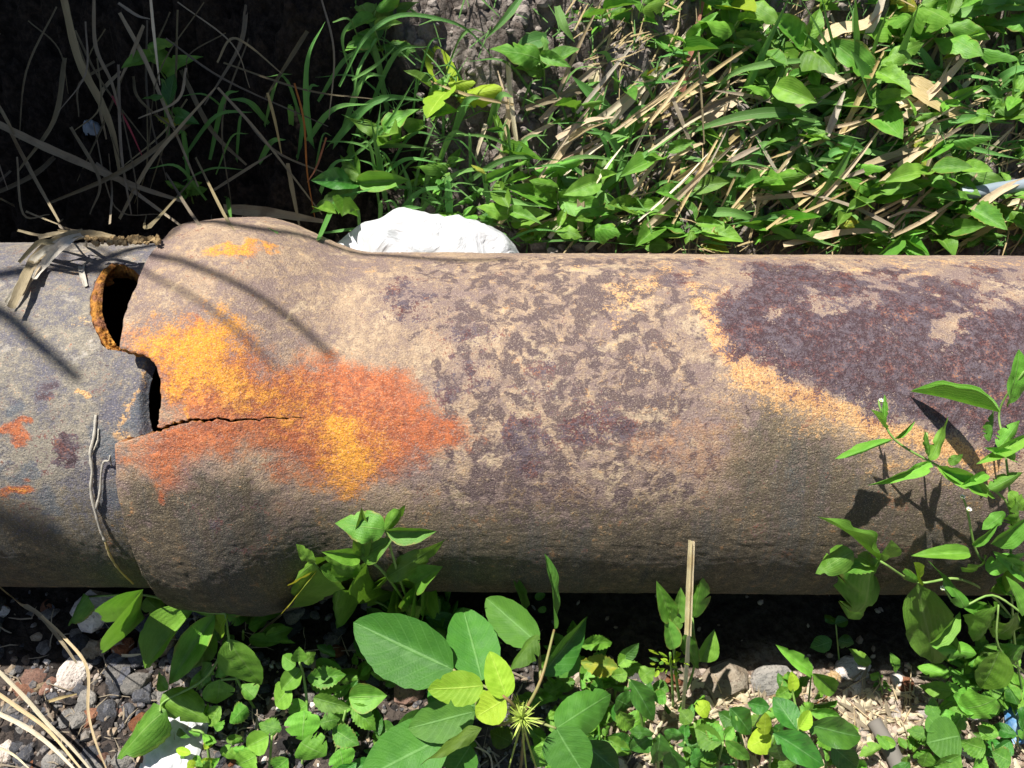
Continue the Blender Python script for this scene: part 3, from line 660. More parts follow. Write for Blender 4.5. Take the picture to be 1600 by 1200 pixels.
def place_stone(px, py, wpx, mk, k=None, parent=None, h=0.0, name='stone', asp=None, exact=False):
    p = P(px, py, h); s = wpx*mpp(p); me = random.choice(SM[mk]) if k is None else SM[mk][k]
    o = bpy.data.objects.new(name, me); C.objects.link(o)
    o.location = p+Vector((0, 0, s*0.08)); o.rotation_euler = (random.uniform(-.4, .4), random.uniform(-.4, .4), random.uniform(0, 6.28) if asp is None else asp)
    o.scale = (s, s*random.uniform(0.7, 1.0) if not exact else s*0.75, s*random.uniform(0.7, 1.0) if not exact else s*0.85)
    if parent is not None: o.parent = parent; o.matrix_parent_inverse = parent.matrix_world.inverted()
    return o
for px, py, w, mk, k, a, lab in (
    (152, 957, 88, 'rock_pale', 1, 0.3, 'largest pale pinkish rock, tucked under the left pipe end'),
    (117, 1056, 56, 'rock_pale', 3, 1.2, 'pale cream angular stone in the middle of the left gravel'),
    (216, 1068, 46, 'rock_grey', 2, 0.2, 'round speckled grey stone beside the drooping leaves at left'),
    (165, 1006, 30, 'rock_tan', 0, 0.5, 'small yellow-tan pebble just below the large pale rock'),
    (182, 1033, 36, 'rock_dark', 1, 0.4, 'blue-grey angular stone between the tan pebble and round grey stone'),
    (188, 1060, 44, 'rock_dark', 3, 0.1, 'flat slate-coloured stone under the blue-grey angular one'),
    (108, 1122, 34, 'rock_grey', 3, 1.6, 'grey split stone left of the thin dry stalk'),
    (165, 1108, 30, 'rock_dark', 5, 0.7, 'dark blue chip right of the thin dry stalk'),
    (68, 1075, 24, 'rock_tan', 2, 0.7, 'small tan pebble at the far left gravel'),
    (195, 1188, 44, 'rock_grey', 1, 0.5, 'grey stone at bottom edge left of the white scrap'),
    (232, 1190, 38, 'rock_rust', 3, 0.5, 'brown-red stone touching the white scrap'),
    (40, 1186, 36, 'rock_dark', 1, 1.5, 'dark stone in the bottom left corner between dry stalks'),
    (460, 962, 48, 'rock_grey', 1, 0.1, 'grey stone with a blue-black side under the climbing weed'),
    (450, 985, 50, 'rock_dark', 3, 0.9, 'dark blue-black stone below the climbing weed'),
    (520, 1000, 36, 'rock_grey', 5, 0.3, 'grey stone behind the drooping leaf of the climbing weed'),
    (510, 1020, 26, 'rock_grey', 1, 0.9, 'small grey stone left of the large three-part leaf'),
    (572, 948, 24, 'rock_grey', 3, 0.2, 'small light grey stone under the climbing stem'),
    (1135, 1066, 82, 'rock_tan', 1, 0.1, 'flat-topped tan block in the shadow edge right of the dry stick'),
    (1205, 1066, 66, 'rock_grey', 3, 0.2, 'brown-grey rock leaning against the tan block'),
    (1330, 1048, 54, 'rock_pale', 3, 0.1, 'flat beige stone at the shadow edge near the lower right'),
    (1335, 1080, 34, 'rock_pale', 1, 0.9, 'small beige chip below the flat beige stone'),
    (640, 1075, 80, 'rock_rust', 1, 2.4, 'brownish rock half hidden under the large three-part leaf'),
    (1222, 1074, 24, 'rock_grey', 2, 0.9, 'grey pebble at the right end of the brown-grey rock'),
    (1021, 100, 16, 'rock_pale', 0, 0.3, 'pale pebble stuck in the soil bank at the top centre'),
    (975, 92, 12, 'rock_pale', 2, 0.6, 'smallest pale pebble stuck high in the bank'),
    ):
    o = place_stone(px, py, w, mk, k, asp=a, exact=True); tag(o, lab, 'stone')
ns = 0
random.seed(11)
for k in range(275):                                     # stones of the gravel bed, each one a piece of the ground
    z = random.random()
    if z < 0.72: px, py = random.uniform(-20, 420), 940+260*random.random()
    elif z < 0.86: px, py = random.uniform(420, 700), random.uniform(945, 1120)
    else: px, py = random.uniform(900, 1520), random.uniform(1045, 1200)
    mk = random.choices(('rock_dark', 'rock_grey', 'rock_tan', 'rock_rust', 'rock_pale'), (5.5, 4, 0.6, 1.1, 0.6) if px < 800 else (0.5, 3, 1.5, 1, 2.5))[0]
    place_stone(px, py, random.choice((16, 19, 23, 27, 32, 38)), mk, parent=ground); ns += 1
def gravel_stuff():
    bm = bmesh.new(); r = random.Random(3); V = []; F = []; cols = []
    ico = bmesh.new(); bmesh.ops.create_icosphere(ico, subdivisions=1, radius=0.5); iv = [v.co.copy() for v in ico.verts]; fi = [[v.index for v in f.verts] for f in ico.faces]; ico.free()
    n = 9500
    X = np.array([r.uniform(-0.5, 0.5) for _ in range(n)]); Y = np.array([r.uniform(-0.33, -0.03) for _ in range(n)]); Z = terrain_z(X, Y)
    for k in range(n):
        if X[k] > 0.05 and r.random() < 0.5: continue
        if Y[k] > -0.135 and r.random() < 0.9: continue
        s = r.uniform(0.002, 0.0065)*(1 if r.random() < .8 else 1.5); rot = Matrix.Rotation(r.uniform(0, 6), 3, 'Z') @ Matrix.Rotation(r.uniform(0, 6), 3, 'X'); b0 = len(V)
        S = Vector((1, r.uniform(.6, 1), r.uniform(.4, .9)))
        for c in iv:
            q = rot @ Vector((c.x*S.x, c.y*S.y, c.z*S.z))*s*r.uniform(0.75, 1.15); V.append((X[k]+q.x, Y[k]+q.y, Z[k]+q.z+s*0.15))
        g = r.random(); col = (0.07, 0.07, 0.08) if g < .35 else (0.13, 0.12, 0.11) if g < .62 else (0.12, 0.085, 0.065) if g < .82 else (0.36, 0.27, 0.18) if g < .95 else (0.6, 0.55, 0.5)
        if X[k] > 0.05: col = (0.38, 0.31, 0.25) if g < 0.5 else (0.22, 0.16, 0.12)
        m = r.uniform(.7, 1.3)
        for f in fi: F.append(tuple(b0+i for i in f))
        cols += [(col[0]*m, col[1]*m, col[2]*m, 1)]*len(iv)
    me = mesh_np('gravel', V, F, False); a = me.attributes.new('col', 'FLOAT_COLOR', 'POINT'); a.data.foreach_set('color', np.array(cols, dtype=np.float32).ravel())
    b = NB('gravel_chips'); oc = b.coord('Object'); n1 = b.noise(oc, 400, 4, 0.7)
    c = b.mix(b.ss(n1, 0.4, 0.65), b.attr('col'), b.mix(0.5, b.attr('col'), (0.3, 0.26, 0.22)))
    o = link('gravel', me, None, b.done(b.bsdf(c, 0.88, 0.25, b.bump(n1, 0.5, 0.001)))); tag(o, 'fine dark gravel and grit in front of the pipe', 'gravel', None, 'stuff')
gravel_stuff()
def clod_stuff():
    r = random.Random(31); V = []; F = []; ico = bmesh.new(); bmesh.ops.create_icosphere(ico, subdivisions=2, radius=0.5); iv = [v.co.copy() for v in ico.verts]; fi = [[v.index for v in f.verts] for f in ico.faces]; ico.free()
    n = 1500; X = np.array([r.uniform(-0.09, 0.32) if r.random() < .75 else r.uniform(.3, .75) for _ in range(n)]); Y = np.array([r.uniform(0.2, 0.56) for _ in range(n)]); Z = terrain_z(X, Y)
    A = np.array(iv)
    for k in range(n):
        s = r.uniform(.003, .009) if r.random() < .8 else r.uniform(.009, .020); q = A*s*np.array([1, r.uniform(.6, 1), r.uniform(.5, .9)]); o_ = r.uniform(0, 99)
        q = q*(1+.9*(fbm(A[:, 0]*2.5+o_, A[:, 1]*2.5+A[:, 2]*2.1, 3, k % 50)-.5))[:, None]; b0 = len(V); V += list(q+np.array([X[k], Y[k], Z[k]+s*.1])); F += [tuple(b0+i for i in f) for f in fi]
    tag(link('soil_clods', mesh_np('soil_clods', V, F, False), None, M['ground_clod']), 'crumbly grey-brown soil clods on the bare bank', 'soil', None, 'stuff')
M['ground_clod'] = simple('dry_soil_clod', (0.14, 0.118, 0.102), (0.31, 0.272, 0.24), 90, 0.95, 0.15, 0.9, 0.003)
clod_stuff()
def litter_stuff(name, label, n, xr, yr, mats, lr, seed, wr=(0.0006, 0.0022), lift=0.004, diag=None):
    r = random.Random(seed); V = []; F = []; U = []
    X = np.array([r.uniform(*xr) for _ in range(n)]); Y = np.array([r.uniform(*yr) for _ in range(n)]); Z = terrain_z(X, Y)
    for k in range(n):
        a = r.uniform(0, PI) if diag is None else r.gauss(diag, 0.5); L = r.uniform(*lr); w = r.uniform(*wr); d = Vector((math.cos(a), math.sin(a)*0.8, math.sin(a)*0.6+r.uniform(-.3, .3))).normalized()
        s = d.cross(CAM_UP).normalized()*w/2; p = Vector((X[k], Y[k], Z[k]+r.uniform(0.001, lift))); b0 = len(V); kk = Vector((r.uniform(-.1, .1), r.uniform(-.1, .1), r.uniform(0.0, .12)))*L
        for t, ww in ((-.5, 0.6), (0, 1), (.5, 0.3)):
            c = p+d*t*L+(kk if t == 0 else Vector()); V += [c-s*ww, c+Vector((0, 0, w*0.3))*ww, c+s*ww]; U += [(t+.5, 0), (t+.5, .5), (t+.5, 1)]
        for q in (0, 1):
            for e in (0, 1): F.append((b0+q*3+e, b0+q*3+e+1, b0+q*3+e+4, b0+q*3+e+3))
    me = mesh_np(name, V, F, True, U); return tag(link(name, me, None, mats), label, 'plant litter', None, 'stuff')
litter_stuff('straw_litter', 'shreds of dry straw lying between the weeds on the bank', 2100, (0.06, 0.75), (0.15, 0.46), M['straw'], (0.012, 0.05), 5, diag=0.75, lift=0.018)
litter_stuff('leaf_crumbs', 'broken pale dry leaf bits on the lower right soil', 1500, (0.05, 0.5), (-0.33, -0.150), M['straw_pale'], (0.004, 0.014), 6, (0.002, 0.006), 0.004)
litter_stuff('brown_litter', 'brown twig and leaf bits on the lower right soil', 1300, (0.05, 0.5), (-0.33, -0.145), M['straw_grey'], (0.006, 0.025), 16, (0.0005, 0.004), 0.006)
litter_stuff('thin_litter', 'thin tan straw threads on the lower right soil', 700, (0.05, 0.5), (-0.33, -0.150), M['straw'], (0.010, 0.03), 17, (0.0004, 0.0012), 0.008)
litter_stuff('rootlet_litter', 'thin brown rootlets and chips in the left gravel', 420, (-0.5, 0.02), (-0.33, -0.10), M['straw_grey'], (0.008, 0.032), 8, (0.0004, 0.0016), 0.006)
litter_stuff('grass_shreds', 'fine green grass sprouting among the bank weeds', 1500, (-0.12, 0.8), (0.15, 0.42), M['blade'], (0.012, 0.045), 9, (0.0006, 0.002), 0.025)

# ------------------------------------------------------------ plants in front (leaf: base px, tip px, width px, kind, height base, height tip[, roll])
def plant(name, label, cat, leaves, stems, h0=0.05, off=0.012, stemr=0.0011, stemm='stem', group=None, root=None, leafname='leaf'):
    b0 = P(*(root or leaves[0][:2]), 0.0); b0.z = 0
    e = empty(name, b0, label, cat, group)
    for L in leaves:
        bx, by, tx, ty, w, sp = L[:6]; hb = L[6] if len(L) > 6 else h0; ht = L[7] if len(L) > 7 else hb*0.85
        pb = P(bx, by, hb, off); pt = P(tx, ty, ht, off*1.2); pm_ = pb.lerp(pt, .5)
        leaf_obj(e, pb, pt, w*(1.0 if sp in 'BY' else .92 if sp in 'GC' else 1.12)*mpp(pm_), sp, roll=(L[8] if len(L) > 8 else random.uniform(-.25, .25)), name=leafname)
    for S in stems:
        pts = [P(a, b, h, off*0.8) for a, b, h in S]
        link('stem', tube_mesh('stem', pts, stemr, stemr*0.7, 6, 5), e, M[stemm])
    return e
random.seed(21)
plant('climbing_weed', 'climbing weed with pointed pale green leaves resting against the middle of the pipe', 'weed', [
    (602, 828, 530, 815, 46, 'A', .16, .16, 0.0), (604, 830, 682, 830, 30, 'A', .16, .15, .4), (600, 828, 634, 796, 20, 'A', .17, .18, .3), (567, 868, 567, 799, 24, 'A', .15, .17, .2),
    (562, 872, 604, 842, 34, 'A', .13, .13), (562, 868, 503, 864, 22, 'A', .14, .13, -.3), (566, 896, 518, 866, 32, 'A', .12, .12), (490, 880, 404, 948, 40, 'A', .11, .07, 0.1), (490, 880, 466, 862, 16, 'A', .12, .12),
    (500, 886, 560, 904, 28, 'A', .11, .10), (604, 902, 676, 862, 32, 'A', .12, .13, .2), (648, 912, 688, 884, 40, 'A', .08, .09), (572, 880, 586, 956, 24, 'A', .11, .06), (532, 922, 504, 1004, 38, 'A', .09, .04),
    (636, 940, 628, 980, 26, 'A', .09, .05), (655, 935, 684, 962, 38, 'G', .06, .05), (650, 915, 650, 950, 24, 'A', .08, .06), (496, 890, 452, 936, 22, 'V', .08, .05), (640, 925, 660, 895, 20, 'A', .09, .1)],
    [[(645, 985, 0.0), (640, 950, .06), (620, 890, .11), (603, 830, .16)], [(645, 985, 0), (600, 945, .05), (550, 930, .08), (505, 895, .11), (490, 880, .11)], [(640, 950, .06), (600, 895, .11), (567, 868, .14)], [(645, 985, 0.0), (650, 940, .05), (650, 912, .08)]],
    off=0.022, root=(645, 985))
plant('drooping_weed', 'drooping weed with broad folded leaves below the socket rim, beside the gravel', 'weed', [
    (302, 953, 221, 1048, 56, 'A', .09, .05, .3), (336, 960, 252, 1076, 36, 'A', .09, .05), (347, 941, 289, 952, 26, 'A', .10, .09), (350, 956, 397, 932, 28, 'A', .10, .10), (355, 962, 331, 998, 34, 'Y', .10, .07, .2),
    (336, 990, 300, 1042, 32, 'A', .07, .05), (357, 998, 402, 1080, 50, 'A', .08, .04), (330, 1036, 286, 1086, 24, 'A', .06, .04), (343, 1062, 345, 1106, 38, 'A', .05, .03), (255, 1083, 320, 1138, 40, 'A', .05, .04, -.3),
    (259, 1110, 166, 1182, 46, 'A', .05, .03, .2), (345, 1104, 322, 1134, 26, 'G', .04, .03), (386, 1104, 352, 1130, 28, 'G', .04, .03), (398, 1090, 378, 1066, 24, 'A', .05, .05), (222, 922, 217, 975, 42, 'A', .07, .04, 0),
    (228, 934, 253, 968, 24, 'A', .06, .05), (138, 932, 95, 976, 26, 'A', .05, .03), (300, 1060, 330, 1075, 26, 'A', .05, .04), (352, 1040, 330, 1058, 22, 'A', .06, .05), (262, 1078, 240, 1050, 16, 'A', .05, .05)],
    [[(400, 1110, 0), (370, 1060, .05), (358, 1000, .08), (352, 958, .10)], [(358, 1000, .08), (320, 1060, .05), (258, 1095, .05), (250, 1112, .05)], [(370, 1060, .05), (345, 1062, .05)], [(352, 958, .10), (300, 953, .09), (228, 930, .06), (138, 932, .04)]], root=(400, 1110))
def spiky(e, c, n, L, mat, r=0.0006):
    V = []; F = []
    for k in range(n):
        d = Vector((random.gauss(0, 1), random.gauss(0, .8)-.3, random.gauss(0, .8)+.5)).normalized(); l = L*random.uniform(.6, 1.1); s = d.cross(Vector((.3, .2, .9))).normalized(); t = d.cross(s); b0 = len(V)
        V += [c+s*r*1.6, c-s*r*.8+t*r*1.4, c-s*r*.8-t*r*1.4, c+d*l]; F += [(b0, b0+1, b0+3), (b0+1, b0+2, b0+3), (b0+2, b0, b0+3)]
    link('bud', mesh_np('bud', V, F, False), e, mat)
tri = plant('trifoliate_vine', 'bean-like vine with large smooth three-part leaves and lime young leaves, front centre', 'vine', [
    (708, 1046, 549, 975, 94, 'B', .13, .13, 0.1), (753, 1063, 726, 943, 76, 'B', .13, .12, 0.0), (842, 1006, 757, 935, 56, 'B', .12, .11, -.1), (842, 992, 788, 1040, 32, 'O', .14, .14, .7),
    (845, 1054, 928, 968, 54, 'C', .11, .10, 0.3), (900, 1016, 866, 1060, 44, 'B', .09, .08, 0.2), (755, 1071, 667, 1084, 50, 'Y', .16, .16, 0.0), (792, 1090, 764, 1018, 42, 'Y', .16, .17, 0.0),
    (790, 1092, 744, 1122, 48, 'Y', .16, .15, 0.1), (770, 1105, 740, 1080, 24, 'Y', .13, .13), (742, 1112, 635, 1137, 60, 'B', .11, .10, 0.0), (750, 1104, 716, 1098, 50, 'B', .11, .10, .1), (752, 1138, 642, 1184, 24, 'O', .14, .13, .5), (700, 1150, 556, 1216, 88, 'B', .10, .08, 0.1), (735, 1165, 700, 1215, 50, 'B', .08, .06),
    (869, 1138, 966, 1076, 56, 'B', .13, .12, -.5), (869, 1138, 910, 1216, 72, 'B', .13, .12, .1), (910, 1160, 970, 1206, 50, 'C', .06, .05), (866, 982, 868, 870, 20, 'B', .15, .19, 1.0),
    (820, 960, 815, 910, 15, 'B', .06, .10, .7), (836, 935, 852, 928, 12, 'B', .05, .05), (845, 948, 850, 958, 14, 'B', .05, .05), (905, 1008, 964, 998, 24, 'G', .07, .06), (870, 1060, 905, 1030, 26, 'G', .05, .05), (800, 1160, 765, 1140, 30, 'O', .05, .05), (850, 1165, 835, 1200, 32, 'G', .06, .05)],
    [[(812, 1215, 0), (818, 1150, .1), (815, 1120, .14)], [(815, 1120, .14), (845, 1062, .15), (866, 984, .15)], [(815, 1118, .14), (792, 1092, .16), (755, 1071, .16)], [(815, 1122, .14), (840, 1128, .13), (869, 1138, .13)], [(815, 1122, .14), (780, 1132, .12), (742, 1120, .11)], [(745, 1112, .11), (740, 1075, .12), (708, 1046, .13)], [(845, 1062, .13), (842, 1006, .12)]],
    stemr=.0011, stemm='stem_red', root=(812, 1200))
random.seed(5); spiky(tri, P(816, 1122, .15), 60, .013, M['bud']); spiky(tri, P(812, 1100, .145), 22, .009, M['bud'])
for dx in (-10, 2, 9):
    link('stem', tube_mesh('stem', [P(816, 1124, .145), P(816+dx, 1160, .11), P(818+dx*2.4, 1205, .08)], .0008, .0005, 5, 4), tri, M['bud'])
random.seed(31)
plant('upright_weed', 'upright weed with long oval leaves clustered round the dry stick in the pipe shadow', 'weed', [
    (1049, 965, 1025, 910, 26, 'A', .11, .14, .1), (1053, 1014, 1044, 962, 26, 'A', .10, .12, .4), (1057, 974, 1068, 920, 26, 'A', .11, .13), (1082, 965, 1098, 912, 24, 'A', .09, .11, -.7), (1069, 992, 1090, 1060, 26, 'A', .10, .06),
    (1097, 1034, 1115, 984, 28, 'A', .06, .08, .2), (1060, 985, 1052, 955, 18, 'A', .11, .12), (1075, 1000, 1072, 1040, 24, 'C', .07, .05)],
    [[(1062, 1100, 0), (1056, 1050, .05), (1052, 1000, .10), (1050, 965, .11)], [(1062, 1100, 0), (1085, 1040, .05), (1082, 965, .09)]], root=(1062, 1100))
def tuft_leaves(n, cx, cy, r, sp, h, lw, seed):
    rr = random.Random(seed); out = []
    for k in range(n):
        a = rr.uniform(0, 6.28); q = rr.uniform(0.0, r); bx, by = cx+q*math.cos(a), cy+q*math.sin(a)*1.1; L = rr.uniform(*lw)
        a2 = a+rr.uniform(-.8, .8); hh = h*rr.uniform(.5, 1.1)
        out.append((bx, by, bx+L*math.cos(a2), by+L*math.sin(a2)*.8, L*rr.uniform(.28, .44), sp if rr.random() < .6 else rr.choice('gACD'), hh, hh*rr.uniform(.6, 1.1)))
    return out
plant('tiny_leaved_weed', 'tiny-leaved pale green weed at the foot of the dry stick', 'weed', tuft_leaves(30, 1048, 1035, 24, 'Y', .08, (8, 16), 1), [[(1052, 1110, 0), (1050, 1060, .04), (1047, 1020, .08)]], root=(1052, 1100))
plant('glossy_weed', 'glossy dark weed with ribbed oval leaves at bottom centre beside the vine', 'weed', [
    (983, 1061, 1034, 1130, 36, 'C', .09, .07, -.2), (962, 1092, 995, 1112, 40, 'C', .07, .06), (1031, 1146, 1030, 1204, 30, 'C', .08, .06, 0), (1022, 1145, 978, 1150, 18, 'C', .08, .07), (1037, 1143, 1078, 1162, 20, 'C', .08, .07), (1018, 1150, 985, 1180, 30, 'C', .06, .05),
    (965, 1110, 995, 1142, 30, 'G', .06, .05), (1008, 1098, 1018, 1068, 24, 'C', .06, .07), (1000, 1060, 1020, 1048, 24, 'A', .06, .07), (980, 1052, 955, 1060, 22, 'G', .06, .06), (1045, 1165, 1060, 1205, 34, 'C', .06, .04), (1020, 1070, 1045, 1082, 24, 'G', .05, .05)],
    [[(1028, 1215, 0), (1030, 1150, .08)], [(1010, 1190, 0), (1000, 1110, .06), (983, 1062, .09)]], root=(1028, 1195))
plant('yellow_spotted_weed', 'low weed with a yellow brown-spotted leaf right of the vine', 'weed', [
    (966, 1044, 905, 1036, 28, 'V', .05, .05), (966, 1040, 985, 1022, 24, 'G', .06, .06), (968, 1046, 1008, 1045, 24, 'G', .05, .05), (970, 1030, 1000, 1008, 24, 'C', .06, .07), (940, 1060, 925, 1085, 20, 'G', .04, .03)],
    [[(960, 1090, 0), (967, 1044, .05)]], root=(960, 1090))
plant('angular_leaf_weed', 'weed with angular mid-green leaves near bottom edge right of the glossy one', 'weed', [
    (1128, 1160, 1084, 1140, 38, 'G', .07, .06), (1130, 1158, 1102, 1128, 28, 'G', .07, .07), (1133, 1157, 1172, 1192, 24, 'G', .07, .06), (1130, 1155, 1146, 1135, 20, 'G', .07, .07), (1095, 1175, 1100, 1210, 40, 'G', .05, .04), (1080, 1130, 1062, 1110, 26, 'G', .06, .06), (1090, 1115, 1112, 1098, 24, 'Y', .05, .05), (1078, 1190, 1110, 1180, 30, 'C', .05, .05), (1040, 1085, 1020, 1095, 26, 'G', .05, .05)],
    [[(1118, 1210, 0), (1130, 1160, .07)], [(1100, 1200, 0), (1085, 1130, .06)]], root=(1118, 1195))
plant('paired_leaf_weed', 'weed with pairs of glossy ribbed leaves at the bottom right of centre', 'weed', [
    (1258, 1132, 1362, 1151, 44, 'C', .09, .08, -.1), (1246, 1140, 1206, 1088, 38, 'C', .09, .09, .2), (1208, 1146, 1302, 1194, 44, 'C', .09, .08, 0), (1212, 1160, 1226, 1206, 30, 'C', .08, .06), (1248, 1138, 1266, 1110, 24, 'Y', .10, .10),
    (1140, 1106, 1184, 1146, 36, 'C', .07, .06), (1168, 1098, 1206, 1104, 26, 'C', .07, .07), (1194, 1148, 1200, 1118, 24, 'Y', .08, .09), (1205, 1150, 1165, 1165, 34, 'Y', .07, .06), (1236, 1075, 1210, 1090, 22, 'G', .06, .05), (1240, 1080, 1238, 1050, 18, 'Y', .06, .07), (1250, 1120, 1280, 1100, 24, 'G', .07, .07),
    (1150, 1130, 1120, 1118, 28, 'C', .05, .05), (1300, 1165, 1340, 1205, 36, 'C', .05, .04)],
    [[(1240, 1215, 0), (1248, 1140, .09), (1238, 1078, .06)], [(1200, 1215, 0), (1208, 1150, .09)], [(1170, 1200, 0), (1150, 1120, .07)]], root=(1240, 1195))
plant('speckled_sprig', 'thin sprig with two narrow speckled leaves above the paired-leaf weed', 'weed', [
    (1268, 1051, 1222, 1014, 20, 'D', .07, .09), (1270, 1052, 1308, 1082, 24, 'D', .07, .05), (1262, 1050, 1256, 1085, 14, 'G', .06, .04)],
    [[(1262, 1110, 0), (1268, 1052, .07)]], root=(1262, 1110), stemr=.0008)
plant('wavy_leaf_creeper', 'creeper with large wavy-edged leaves hanging over the lower right of the pipe', 'creeper', [
    (1375, 875, 1293, 797, 30, 'W', .15, .2, 0.7), (1333, 862, 1269, 891, 34, 'A', .13, .12, 0.1), (1374, 879, 1308, 888, 26, 'G', .15, .15), (1374, 874, 1392, 846, 38, 'A', .14, .15), (1368, 884, 1334, 1002, 54, 'W', .14, .08, 0.0),
    (1434, 913, 1459, 1056, 54, 'W', .14, .07, 0.1), (1434, 908, 1430, 880, 22, 'Y', .15, .16), (1434, 910, 1418, 894, 14, 'A', .15, .15), (1340, 868, 1372, 880, 18, 'A', .14, .14)],
    [[(1610, 1010, .0), (1560, 940, .06), (1500, 905, .11), (1434, 910, .14), (1376, 877, .15)]], off=.03, stemr=.0010, root=(1600, 1010))
# right edge: tall narrow-leaved weed
D = []
for L in ((1572, 632, 1604, 556, 34, .25, .29), (1453, 722, 1366, 765, 14, .22, .2), (1453, 719, 1490, 654, 16, .22, .25), (1451, 712, 1448, 676, 8, .22, .24), (1464, 728, 1574, 782, 20, .22, .2), (1470, 732, 1540, 772, 14, .22, .2),
          (1482, 724, 1502, 712, 12, .22, .23), (1395, 687, 1311, 716, 11, .22, .21), (1398, 685, 1430, 658, 7, .22, .24), (1382, 668, 1362, 640, 11, .23, .25), (1380, 660, 1384, 618, 7, .23, .26), (1602, 682, 1530, 724, 14, .24, .22), (1545, 764, 1602, 742, 18, .22, .22),
          (1550, 850, 1612, 806, 28, .18, .2), (1515, 864, 1428, 864, 20, .17, .16), (1520, 852, 1562, 822, 12, .17, .18), (1540, 890, 1604, 872, 24, .16, .16), (1508, 950, 1476, 884, 18, .15, .17), (1500, 944, 1548, 962, 14, .14, .13), (1452, 1006, 1502, 955, 22, .13, .14),
          (1560, 946, 1531, 1018, 30, .15, .11), (1586, 958, 1570, 1024, 26, .15, .11), (1526, 1022, 1464, 1007, 22, .11, .12), (1562, 1016, 1529, 1084, 36, .12, .08), (1556, 1092, 1490, 1124, 36, .10, .07), (1530, 1100, 1486, 1092, 30, .08, .07), (1600, 960, 1580, 900, 24, .16, .18),
          (1590, 830, 1600, 780, 20, .19, .22), (1545, 690, 1560, 640, 12, .22, .25), (1560, 700, 1600, 660, 20, .23, .25), (1575, 770, 1610, 800, 20, .2, .2), (1540, 870, 1520, 910, 20, .15, .13), (1580, 880, 1550, 925, 24, .15, .13), (1600, 1010, 1560, 1050, 30, .12, .1), (1540, 740, 1500, 762, 12, .2, .2),
          (1600, 905, 1570, 870, 20, .16, .18), (1555, 905, 1600, 935, 22, .15, .14), (1585, 720, 1540, 700, 14, .22, .23), (1570, 800, 1540, 830, 16, .18, .17), (1548, 960, 1520, 940, 14, .13, .14)):
    D.append(L[:5]+('D',)+L[5:])
narrow = plant('narrow_leaved_weed', 'tall narrow-leaved weed with small white buds leaning over the right end of pipe', 'weed', D,
    [[(1600, 1100, .0), (1585, 1000, .08), (1580, 900, .15), (1580, 800, .19), (1570, 700, .23), (1562, 640, .245), (1600, 580, .28)], [(1580, 870, .16), (1570, 780, .2), (1464, 727, .22), (1397, 686, .22), (1376, 640, .24), (1373, 625, .25)], [(1580, 900, .15), (1530, 870, .17), (1512, 800, .2), (1504, 775, .22)],
     [(1600, 960, .14), (1550, 930, .15), (1500, 948, .14), (1475, 920, .15)], [(1600, 1050, .08), (1560, 1010, .12), (1560, 945, .15)], [(1453, 722, .22), (1448, 676, .24)]], off=.035, stemr=.0008, root=(1600, 1100))
leaf_obj(narrow, PP(1562, 644, .050), PP(1421, 607, .006), 24*mpp(PP(1490, 620, .03)), 'D', roll=.1, var=3)
def flower(parent, p, r):
    bm = bmesh.new(); g = bmesh.ops.create_uvsphere(bm, u_segments=8, v_segments=5, radius=r); bmesh.ops.scale(bm, vec=(1, 1, .7), verts=bm.verts); bmesh.ops.translate(bm, vec=p, verts=bm.verts)
    me = bpy.data.meshes.new('flower_head'); bm.to_mesh(me); bm.free(); link('flower_head', me, parent, M['bud'])
    V = []; F = []
    for k in range(9):
        a = k*2*PI/9; d = Vector((math.cos(a), math.sin(a)*.8, .5)).normalized(); s = d.cross(Vector((0, 0, 1))).normalized(); b0 = len(V); q = p+d*r*.7+Vector((0, 0, r*.3))
        V += [q-s*r*.25, q+s*r*.25, q+d*r*.9+s*r*.2, q+d*r*.9-s*r*.2]; F.append((b0, b0+1, b0+2, b0+3))
    link('petals', mesh_np('petals', V, F, False), parent, M['petal'])
for px, py, h in ((1376, 627, .255), (1503, 777, .225), (1513, 797, .215), (1472, 920, .16)):
    flower(narrow, P(px, py, h, .037), 2.6*mpp(P(px, py, h, .037)))
random.seed(77)
plant('lobed_leaf_weed', 'low weed with broad lobed bright leaves under the narrow-leaved weed', 'weed', [
    (1500, 1150, 1448, 1158, 54, 'B', .05, .05), (1468, 1140, 1448, 1120, 30, 'B', .05, .05), (1462, 1120, 1452, 1098, 20, 'B', .05, .05), (1450, 1100, 1470, 1100, 20, 'G', .05, .05), (1455, 1150, 1418, 1142, 20, 'G', .04, .04), (1500, 1180, 1460, 1200, 30, 'G', .05, .04), (1540, 1170, 1500, 1165, 30, 'G', .05, .05),
    (1560, 1150, 1530, 1130, 24, 'G', .06, .06), (1580, 1190, 1550, 1180, 30, 'G', .05, .05), (1520, 1200, 1540, 1180, 30, 'G', .04, .04), (1450, 1175, 1440, 1200, 24, 'G', .04, .03)],
    [[(1480, 1200, 0), (1470, 1150, .05)], [(1560, 1210, 0), (1550, 1160, .05)]], root=(1480, 1190))
